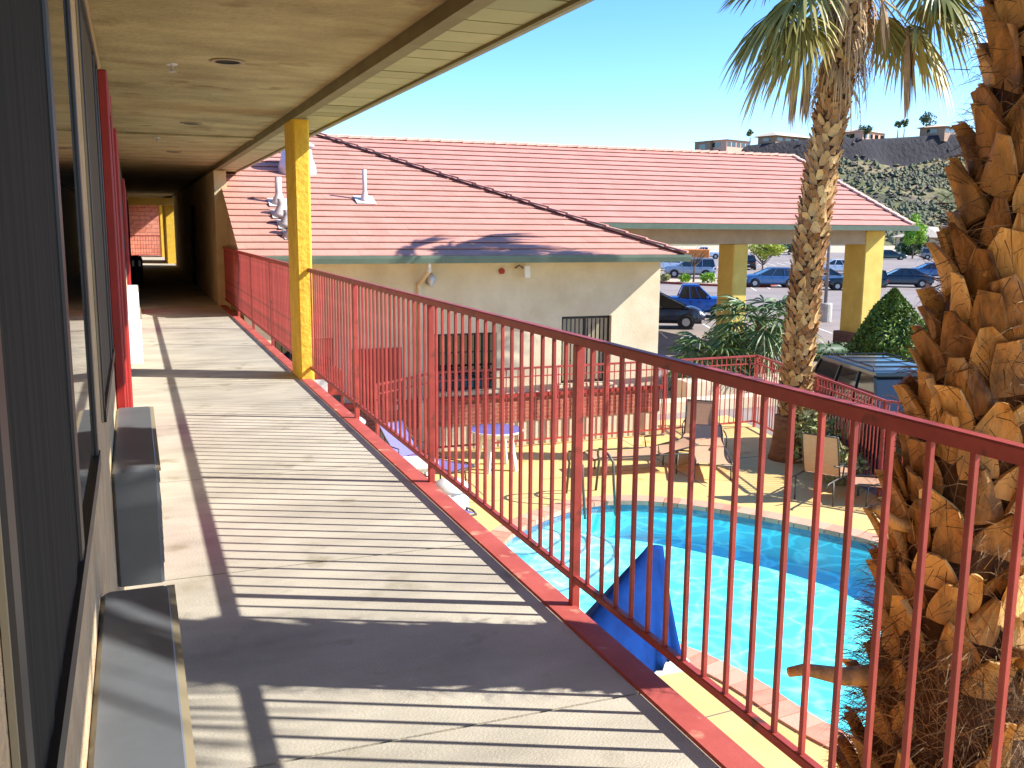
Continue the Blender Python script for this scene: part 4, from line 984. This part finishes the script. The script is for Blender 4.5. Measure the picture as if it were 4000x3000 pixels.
# ================================================================== VEHICLES
KIND = {  # belt, hood front z, hood back z, deck z, greenhouse bottom x0,x1, roof x0,x1 (fractions), bottom clearance
 'sedan': (.63,.52,.64,.66,-.40,.24,-.20,.04), 'hatch': (.62,.52,.64,.64,-.485,.27,-.34,.02), 'van': (.58,.50,.60,.60,-.49,.34,-.42,.05),
 'suv': (.60,.55,.62,.60,-.49,.22,-.45,.08), 'pickup': (.60,.56,.62,.58,-.12,.24,-.07,.10)}
def car(name, label, cat, loc, rz, L, W, H, kind, paint, group='cars parked across the lot', rack=False):
    belt, hf, hb, dk, g0, g1, r0, r1_ = KIND[kind]
    t = thing(name, label, cat, loc, rz, group)
    zc = .17*H if kind in ('sedan','hatch') else .19*H; wr = .215*H if kind in ('sedan','hatch') else .20*H
    def top(u):
        if u > g1: s = min(1,(u-g1)/(.5-g1)); return H*(hb+(hf-hb)*s**1.6)
        if u < g0: s = min(1,(g0-u)/(.5+g0+1e-6)); return H*(belt+(dk-belt)*s)
        return H*belt
    rings = []; NS = 22
    for i in range(NS+1):
        u = -.5+i/NS; e = max(0,(abs(u)-.40)/.10); hw = W/2*(1-.16*e**2); zt = top(u)-H*.07*e**2.2; zb = zc+.10*H*e**2
        rings.append([(u*L,-hw*.9,zb),(u*L,-hw,zb+.06*H),(u*L,-hw,zb+(zt-zb)*.55),(u*L,-hw*.95,zt-.035*H),(u*L,-hw*.84,zt),(u*L,0,zt+.02*H),(u*L,hw*.84,zt),(u*L,hw*.95,zt-.035*H),(u*L,hw,zb+(zt-zb)*.55),(u*L,hw,zb+.06*H),(u*L,hw*.9,zb)])
    m = MB(); m.loft(rings); body = autosmooth(m.build('body', paint, t, world=False), 38)
    wb, wt = W*.46, W*.355
    zb_, zt_ = H*belt-.01, H*.955
    def fr_pts(k, x0, x1, w_, z):
        return [(x0*L,-w_,z),(x1*L,-w_,z),(x1*L,w_,z),(x0*L,w_,z)]
    mid = lambda a, b, f: a+(b-a)*f
    m = MB(); rr = []
    for f in (0,.35,.7,1):
        x0, x1, w_ = mid(g0,r0,f), mid(g1,r1_,f), mid(wb,wt,f**1.25)
        rr.append(fr_pts(0,x0,x1,w_,zb_+(zt_-zb_)*f))
    m.loft(rr); m.build('windows', M['carglass'], t, world=False)
    m = MB()
    rr = []
    for ex, z in ((.012,zt_-.02),(.016,zt_+.005),(.0,H*.99),(-.05,H)): rr.append([((r0-ex)*L,-wt*(1+ex),z),((r1_+ex)*L,-wt*(1+ex),z),((r1_+ex)*L,wt*(1+ex),z),((r0-ex)*L,wt*(1+ex),z)])
    m.loft(rr)
    for s in (-1,1):
        for (a, b) in ((g0,r0),(g1,r1_),(mid(g0,g1,.36),mid(r0,r1_,.40)),(mid(g0,g1,.66),mid(r0,r1_,.74))):
            pts_ = [Vector((mid(a,b,f)*L, s*(mid(wb,wt,f**1.25)+.006), zb_+(zt_-zb_)*f)) for f in (0,.35,.7,1)]
            m.tube(pts_, .032, 4)
    m.build('roof', paint, t, world=False)
    wh = None; ax = .31*L
    for sx in (1,-1):
        for s in (-1,1):
            if wh is None:
                m = MB(); m.lathe([(wr*.55,-.10),(wr*.93,-.10),(wr,-.06),(wr,.06),(wr*.93,.10),(wr*.55,.10)], (0,0,0), 20, cap=False); m.xform(Matrix.Rotation(R(90),4,'X')); wh = m.build('wheel', M['tyre'], t, world=False, smooth=False)
                m = MB()
                m.lathe([(0,-.085),(wr*.6,-.085),(wr*.6,.085),(0,.085)], (0,0,0), 20); rm = None
                for k in range(5):
                    a = k*1.2566
                    for sd_ in (-.092,.086): m.beam((wr*.12*math.cos(a),wr*.12*math.sin(a),sd_+.003),(wr*.56*math.cos(a),wr*.56*math.sin(a),sd_+.003),.06,.012)
                m.xform(Matrix.Rotation(R(90),4,'X')); rm = m.build('rim', M['rim'], wh, world=False); o = wh
            else:
                o = wh.copy(); COL.objects.link(o); o.parent = t
                c = rm.copy(); COL.objects.link(c); c.parent = o
            o.location = (sx*ax, s*(W/2-.075), wr)
    m = MB()
    for sx in (1,-1):
        for s in (-1,1):
            m.tube([(sx*ax,s*(W/2-.25),wr*1.02),(sx*ax,s*(W/2+.004),wr*1.02)], wr*1.17, 18)
    m.box(-L*.47,L*.47,-W*.43,W*.43,zc*.8,zc+.06*H); m.build('wheel_arches', M['trimblack'], t, world=False)
    for s in (-1,1):
        zf = H*hf-.13*H
        m = MB(); m.loft([[(L*.435,s*W*.47,zf+.04*H),(L*.49,s*W*.30,zf),(L*.49,s*W*.30,zf+.055*H),(L*.435,s*W*.47,zf+.085*H)],[(L*.455,s*W*.475,zf+.04*H),(L*.507,s*W*.30,zf),(L*.505,s*W*.30,zf+.055*H),(L*.452,s*W*.475,zf+.085*H)]]); m.build('headlight', M['lampclear'], t, world=False)
        zr = H*dk-.16*H
        m = MB(); m.box(-L*.507,-L*.47,min(s*W*.28,s*W*.44),max(s*W*.28,s*W*.44),zr,zr+.09*H); m.build('tail_light', M['lampred'], t, world=False)
        m = MB(); mx_ = (g1-.05)*L; ya, yb = sorted((s*(W/2-.03), s*(W/2+.14))); m.bbox(mx_-.05,mx_+.06,ya,yb,H*belt+.0,H*belt+.12,.02); m.build('mirror', paint, t, world=False)
        m = MB()
        for a in (.5,.18,-.16): m.box((g0+(g1-g0)*.5+a*(g1-g0)*.75)*L-.006,(g0+(g1-g0)*.5+a*(g1-g0)*.75)*L+.006,min(s*W*.495,s*(W*.5+.003)),max(s*W*.495,s*(W*.5+.003)),zc+.1*H,H*belt-.06*H)
        for a in (.30,-.03): m.box((g0+(g1-g0)*.5+a*(g1-g0)*.75)*L-.25,(g0+(g1-g0)*.5+a*(g1-g0)*.75)*L-.09,min(s*W*.48,s*(W*.5+.012)),max(s*W*.48,s*(W*.5+.012)),H*belt-.13*H,H*belt-.115*H)
        m.build('door_gaps', M['trimblack'], t, world=False)
    m = MB(); m.box(L*.488,L*.508,-W*.24,W*.24,H*hf-.125*H,H*hf-.06*H); m.box(L*.478,L*.503,-W*.36,W*.36,zc+.06*H,zc+.14*H); m.build('grille', M['trimblack'], t, world=False)
    for sx in (1,-1): m = MB(); xx = sx*L*.506; m.box(min(xx,xx-sx*.04),max(xx,xx-sx*.04),-.16,.16,zc+.15*H,zc+.15*H+.09); m.build('plate', M['plate'], t, world=False)
    if rack:
        m = MB()
        for s in (-1,1): m.tube([((r0+.03)*L,s*wt*.92,H+.01),((r0+.04)*L,s*wt*.92,H+.06),((r1_-.05)*L,s*wt*.92,H+.06),((r1_-.04)*L,s*wt*.92,H)], .014, 6)
        for k in range(4): x = mid(r0,r1_,.12+.25*k)*L; m.beam((x,-wt*.92,H+.055),(x,wt*.92,H+.055),.03,.02)
        m.build('roof_rack', M['trimblack'], t, world=False)
    return t
navy = car_paint('navy_paint', lin(34,38,58)); blue = car_paint('blue_paint', lin(20,92,190)); silver = car_paint('silver_paint', lin(160,164,172), metal=.6); whitep = car_paint('white_paint', lin(224,226,230), metal=0); dkblue = car_paint('dark_blue_paint', lin(24,32,52)); skyp = car_paint('steel_blue_paint', lin(58,96,142)); black = car_paint('black_paint', (.012,.012,.014)); greenp = car_paint('dark_green_paint', (.012,.022,.018)); tan = car_paint('tan_paint', lin(150,140,130)); dgreen = car_paint('bottle_green_paint', lin(38,58,58))
car('suv','dark green boxy four wheel drive with a roof rack parked just outside the pool fence','car',(13.25,13.75,GZ),R(254),4.5,1.85,1.84,'suv',greenp,'cars parked near the pool fence',True)
car('minivan','dark navy hatchback parked with its front to the right of the lobby corner','car',(21.75,37.55,GZ),R(-28),4.3,1.78,1.60,'van',navy)
car('pickup_truck','bright blue pickup truck parked just behind the dark navy hatchback','truck',(26.2,41.9,GZ),R(-30),4.6,1.82,1.62,'pickup',blue)
car('suv','silver four wheel drive with dark windows behind the planted island','car',(46.9,75.0,GZ),R(150),4.5,1.8,1.78,'suv',silver)
car('parked_car','white car farthest left, between the lobby eave and the bare tree','car',(52.2,88.6,GZ),R(150),4.4,1.8,1.4,'sedan',whitep)
car('hatchback','steel blue hatchback with a sunlit pale tail beside the yellow green tree','car',(45.6,61.4,GZ),R(157),4.3,1.78,1.50,'hatch',skyp)
car('parked_car','black car behind the lamp post, left of the right pillar','car',(49.6,56.6,GZ),R(150),4.4,1.8,1.5,'suv',black)
car('parked_car','silver sedan half hidden behind the leaning palm trunk','car',(50.9,61.3,GZ),R(-30),4.5,1.8,1.45,'sedan',silver)
car('parked_car','white sedan parked beyond the lamp post','car',(66.8,79.4,GZ),R(150),4.6,1.8,1.42,'sedan',whitep)
car('parked_car','dark blue sedan seen right of the right pillar, nearest in its row','car',(56.1,58.9,GZ),R(146),4.7,1.82,1.45,'sedan',dkblue)
car('parked_car','pale steel blue sedan behind the dark blue sedan','car',(69.4,69.3,GZ),R(148),4.6,1.8,1.42,'sedan',skyp)
car('parked_car','dark green sedan far back left of the bright green tree','car',(106.4,114.2,GZ),R(-34),4.7,1.85,1.45,'sedan',dgreen)
car('suv','grey four wheel drive far back right of the bright green tree','car',(114.9,113.6,GZ),R(-34),4.6,1.85,1.75,'suv',tan)
car('parked_car','black car in shade just right of the left pillar','car',(63.0,89.2,GZ),R(60),4.4,1.8,1.6,'suv',black)
car('pickup_truck','white pickup truck far away at the edge of the lot under the canopy','truck',(79.2,122.8,GZ),R(150),5.2,1.9,1.75,'pickup',whitep)
# box truck and orange loader truck
t = thing('box_truck','white box truck far back beside the leaning palm','truck',(118,154,GZ),R(60),'trucks at the back of the lot')
MB().bbox(-4.0,1.3,-1.2,1.2,.9,3.9,.05).build('cargo_box', M['white'], t, world=False)
m = MB(); m.prism([(1.35,.6),(3.3,.6),(3.35,1.5),(2.8,2.7),(1.35,2.8)], -1.05, 1.05, 'y'); m.build('cab', whitep, t, world=False)
MB().prism([(3.36,1.55),(2.84,2.62),(2.80,2.60),(3.30,1.55)], -.95, .95, 'y').build('windscreen', M['carglass'], t, world=False)
for x in (2.4,-2.6):
    for s in (-1,1): m = MB(); m.tube([(x,s*.85,.45),(x,s*1.1,.45)], .45, 16); m.build('wheel', M['tyre'], t, world=False)
t = thing('box_truck','orange truck behind the bare tree and silver four wheel drive','truck',(60.2,97.2,GZ),R(152),'trucks at the back of the lot')
MB().bbox(-2.6,.9,-1.0,1.0,.7,2.0,.05).build('cargo_box', mat('orange_paint', lin(226,124,36), rough=.5), t, world=False)
m = MB(); m.prism([(.95,.5),(2.6,.5),(2.65,1.1),(1.9,1.25),(1.5,1.9),(.95,1.95)], -.9, .9, 'y'); m.build('cab', black, t, world=False)
MB().prism([(1.93,1.27),(1.53,1.88),(1.50,1.86),(1.88,1.26)], -.8, .8, 'y').build('windscreen', M['carglass'], t, world=False)
for x in (1.8,-1.6):
    for s in (-1,1): m = MB(); m.tube([(x,s*.7,.38),(x,s*.95,.38)], .38, 16); m.build('wheel', M['tyre'], t, world=False)

# ------------------------------------------------------------------ lot furniture, islands, paint
t = thing('lamp_post','grey parking lot lamp pole on a round concrete base between the pillars','lamp post',(31.0,37.3,GZ))
MB().lathe([(.33,0),(.33,.84),(.30,.90),(0.05,.91)], (31.0,37.3,GZ), 20).build('base', M['conc2'], t, smooth=False)
MB().tube([(31.0,37.3,GZ+.9),(31.0,37.3,GZ+6.6)], [.085,.06], 10).build('pole', M['bsmt'], t, smooth=True)
MB().bbox(30.7,31.5,37.15,37.45,GZ+6.6,GZ+6.75,.03).build('lamp_head', M['bsmt'], t)
isl = smooth_loop([(38.9,70.5),(41.0,64.0),(45.0,60.5),(50.5,67.0),(53.5,71.5),(52.2,73.0),(45.5,69.5),(41.5,72.5)], 2)
o = MB(); o.poly(offset_loop(isl,.15), [list(reversed(isl))], GZ+.16); n_ = len(isl); oo = offset_loop(isl,.15)
o.add([(x,y,GZ-.01) for x,y in oo]+[(x,y,GZ+.16) for x,y in oo], [(i,(i+1)%n_,(i+1)%n_+n_,i+n_) for i in range(n_)])
o = o.build('island_kerb', M['redkerb'], loc=(44,67,GZ)); tag(o, 'red painted kerb around the planted parking island', 'kerb')
o = MB(); o.poly(isl, [], GZ+.13); structure(o.build('island_gravel', M['gravel']))
random.seed(51)
for i, (x, y, r, lb) in enumerate(((40.4,68.4,.45,'spiky pale green plant at the left tip of the planted island'),(41.3,66.7,.5,'rounded yellow green bush left of the bare tree trunk'),(42.6,65.3,.6,'rounded green bush just right of the bare tree trunk'),(43.9,63.4,.55,'darker green bush at the right end of the island, beside the left pillar'),(43.3,64.5,.35,'small low bush between the two green bushes on the island'))):
    t = thing('island_bush', lb, 'shrub', (x,y,GZ+.13), group='bushes on the planted parking island')
    m = MB(); leafcloud(m, crown_pts((x,y,GZ+.13+r*.7), r, r, r*.8, 420, 16, .4), .11); m.build('foliage', M['leafb'] if i in (1,2) else (M['shrub'] if i in (0,4) else M['leafd']), t)
m = MB()
for k in range(26):
    a = Vector((30+k*2.35, 50+k*1.55)); d = Vector((.5,.87))
    m.beam((a.x,a.y,GZ-.006),(a.x+d.x*4.6,a.y+d.y*4.6,GZ-.006),.12,.006)
    a = Vector((36+k*2.6, 74+k*1.6)); m.beam((a.x,a.y,GZ-.006),(a.x+d.x*9,a.y+d.y*9,GZ-.006),.13,.006)
for k in range(7): m.beam((20+k*2.6,33.5-k*.2,GZ-.006),(22+k*2.6,38.2-k*.2,GZ-.006),.11,.006)
structure(m.build('lot_markings', M['paint']))
m = MB(); m.poly([(62,84),(64.5,82.6),(66.5,86.6),(64,88)], [], GZ-.007); structure(m.build('accessible_bay', M['bluepaint']))
m = MB(); m.poly([(8,178),(260,120),(700,100),(700,330),(-60,400)], [], GZ-.004); structure(m.build('desert_verge', M['gravel']))

# ================================================================== HILL AND HOUSES
random.seed(61)
def ztop(x):
    T = [(60,-2),(150,10),(200,27),(216,32),(240,36),(262,38),(306,40.5),(343,44),(420,50),(900,60)]
    for (a, za), (b, zb) in zip(T[:-1], T[1:]):
        if x <= b: return za+(zb-za)*max(0,(x-a)/(b-a))
    return 60
def hillz(x, y):
    e = 330+6*noise.noise((x*.02,3.1,0)); zt = ztop(x)+1.2*noise.noise((x*.03,y*.03,7))
    if y >= e: return zt, 0
    cl = 3.5+2.5*noise.noise((x*.05,9,1))
    f = (e-y)/cl
    drop = .26*zt+2*noise.noise((x*.04,1,5))
    if f < 1: return zt-drop*f+.8*noise.noise((x*.25,y*.3,f*3)), 1
    s = min(1, (e-cl-y)/112); zz = (zt-drop)*(1-s)**1.15-2.9*s
    rough_ = (2.2*noise.noise((x*.045,y*.05,2))+1.1*noise.noise((x*.13,y*.14,4))+.6*noise.noise((x*.35,y*.4,6)))*min(1,(1-s)*3)
    return zz+rough_, 0
xs = [60+i*2.6 for i in range(170)]
ysr = [205+i*3.2 for i in range(36)]+[320+i*.8 for i in range(22)]+[338,342,350,365,400,460]
m = MB(); vs = []; nx = len(xs)
TT = []
for y in ysr:
    for x in xs:
        z, c = hillz(x, y); vs.append((x,y,z)); TT.append(c)
fs = []
for j in range(len(ysr)-1):
    for i in range(nx-1): fs.append((j*nx+i,j*nx+i+1,(j+1)*nx+i+1,(j+1)*nx+i))
m.add(vs, fs)
for k, f in enumerate(fs):
    xm, ym = vs[f[0]][0], vs[f[0]][1]
    band = noise.noise((xm*.02,ym*.06,11))
    m.t[k] = 1.0 if max(TT[i] for i in f) else max(.0, min(1, 1.0*max(TT[i] for i in f)+ (.55 if band > .25 else 0)+.25*noise.noise((xm*.2,ym*.2,3))))
M['hill'] = mat('desert_hillside', lin(140,122,90), lin(98,100,56), .95, .06, tint=(.020,.018,.023), bump=.9, bscale=.5, detail=12, contrast=(.4,.6))
structure(m.build('hill', M['hill'], smooth=True))
mb2, mr2 = MB(), MB()
for i in range(9500):
    x = random.uniform(190,430); y = random.uniform(215,326)
    if noise.noise((x*.03,y*.045,20)) < -.2+random.uniform(-.25,.25): continue
    z, c = hillz(x, y); r = random.uniform(.4,1.0)*random.uniform(1,1.8)
    q = [(x+r*random.uniform(.7,1.2)*math.cos(k*1.2566+.3), y+r*math.sin(k*1.2566+.3), z+r*random.uniform(-.1,.5)) for k in range(5)]+[(x+random.uniform(-.3,.3)*r,y,z+r*random.uniform(.8,1.3))]
    mb2.tint = random.random(); mb2.add(q, [(k,(k+1)%5,5) for k in range(5)])
for i in range(1500):
    x = random.uniform(190,440); y = random.uniform(225,329)
    if noise.noise((x*.02,y*.06,11)) < .1 and random.random() < .7: continue
    z, c = hillz(x, y); r = random.uniform(.4,1.7)
    q = [(x+r*random.uniform(.6,1.2)*math.cos(k*1.2566), y+r*random.uniform(.6,1.2)*math.sin(k*1.2566), z+r*random.uniform(-.2,.3)) for k in range(5)]+[(x+random.uniform(-.4,.4)*r,y,z+r*random.uniform(.5,1.0))]
    mr2.tint = random.random(); mr2.add(q, [(k,(k+1)%5,5) for k in range(5)])
tag(stuff(mb2.build('scrub', mat('desert_scrub', (.070,.078,.036), (.10,.105,.05), .9, .3, tint=(.17,.16,.085)), loc=(300,280,0))), 'olive desert scrub dotted over the hillside', 'scrub')
tag(stuff(mr2.build('boulders', mat('basalt_boulders', (.025,.022,.024), (.05,.042,.04), .9, .5, tint=(.10,.08,.07)), loc=(300,280,0))), 'dark basalt boulders scattered on the hillside', 'rocks')
def house(label, x, y, W, D, H, rh, wallc, roofc, rz=0, z=None, wins=4, ov=.8):
    z = ztop(x)-.8 if z is None else z
    t = thing('house', label, 'house', (x,y,z), rz, 'houses on the mesa rim and below it')
    H *= .8; rh *= .8; m = MB(); m.box(-W/2,W/2,-D/2,D/2,-3,H); m.build('wall', wallc, t, world=False)
    m = MB(); a, b = W/2+ov, D/2+ov; ins = min(a,b)*.9
    m.add([(-a,-b,H+.01),(a,-b,H+.01),(a,b,H+.01),(-a,b,H+.01),(-a+ins,0,H+rh),(a-ins,0,H+rh)], [(0,1,5,4),(1,2,5),(2,3,4,5),(3,0,4),(3,2,1,0)]); m.build('roof', roofc, t, world=False)
    for k in range(wins):
        xx = -W/2+W*(k+.5)/wins; m = MB(); m.box(xx-W*.08,xx+W*.08,-D/2-.06,-D/2-.004,H*.25,H*.75); m.build('window', M['glass'], t, world=False)
    for s in (-1,1): m = MB(); xx = s*(W/2+.03); m.box(xx-.026,xx+.026,-D*.2,D*.2,H*.25,H*.75); m.build('window', M['glass'], t, world=False)
    return t
wp, wt_, wb_ = mat('pink_render', lin(206,160,138), rough=.9), mat('tan_render', lin(206,176,140), rough=.9), mat('brown_render', lin(150,122,104), rough=.9)
rp_, rw_, rb_ = mat('pale_roof', lin(226,190,160), rough=.9), mat('white_roof', lin(206,186,160), rough=.9), mat('brown_roof', lin(150,110,92), rough=.9)
house('pinkish two part house at the left end of the mesa rim', 226, 336, 15, 10, 4.4, .9, wp, rp_, R(18), wins=5)
house('grey brown flat house block at the far left tip of the mesa', 219, 340, 7, 8, 5.6, .3, wb_, rb_, R(18), wins=2)
house('long low house with a pale overhanging roof left of the leaning palm', 254, 338, 21, 9, 3.2, 2.6, wb_, rw_, R(15), wins=4, ov=2.0)
house('peach house with a hipped roof on the rim right of the leaning palm', 296, 340, 19, 12, 4.6, 2.2, wp, rw_, R(20), wins=4)
house('brown house with a shaded porch on the rim next to the big palm trunk', 341, 338, 26, 11, 4.0, 2.0, wb_, rp_, R(22), wins=5, ov=1.6)
house('small white roofed house below the hill behind the bright green tree', 150, 150, 11, 9, 3.8, 2.6, wt_, rw_, R(20), z=GZ, wins=3)
house('pale house at the back of the lot, seen under the canopy beam', 92, 172, 10, 8, 3.2, 1.6, wt_, rw_, R(-20), z=GZ, wins=3)
def rimtree(label, x, y, h, rx, rz, mt, n=420):
    z = ztop(x)-.6; t = thing('rim_tree', label, 'tree', (x,y,z), group='trees on the mesa rim')
    m = MB(); m.tube([(x,y,z-1),(x,y,z+h*.6)], [.3,.18], 6); m.build('trunk', M['bark'], t)
    m = MB(); leafcloud(m, crown_pts((x,y,z+h-rz*.5), rx, rx, rz, n, 14, .45), .5); m.build('crown', mt, t)
gtree = mat('rim_tree_leaf', (.06,.09,.03), (.045,.07,.022), .7, .4, tint=(.12,.15,.05))
rimtree('small dark tree beside the pinkish house on the rim', 237, 337, 6.0, 1.6, 1.4, gtree, 250)
rimtree('round green tree in front of the peach house', 291, 331.5, 5.6, 3.0, 2.2, gtree)
rimtree('dark slim tree right of the peach house, left of a pair', 312.5, 336, 7.2, 1.5, 1.6, M['leafd'], 260)
rimtree('dark slim tree right of the peach house, right of a pair', 316, 336, 7.6, 2.0, 2.0, M['leafd'], 300)
rimtree('broad green tree left of the brown house on the rim', 329, 337, 9.0, 4.2, 3.2, gtree, 700)
rimtree('low yellowish tree behind the leaning palm on the rim', 277, 337, 6.5, 3.0, 2.2, gtree, 400)
random.seed(71)
for (x, y, rx, rz, lb) in ((147,139,3.2,2.4,'dark bushy tree in front of the small white roofed house'),(138,142,2.6,2.2,'dark bush left of the small white roofed house'),(128,133,2.2,1.7,'low dark bush just right of the bright green tree'),(108,139,3.0,2.0,'dark bush left of the bright green tree, behind the cars')):
    t = thing('dark_bush', lb, 'shrub', (x,y,GZ), group='dark bushes at the back of the lot'); m = MB(); leafcloud(m, crown_pts((x,y,GZ+rz*.8), rx, rx, rz, 800, 16, .42), .32); m.build('foliage', M['leafd'], t)
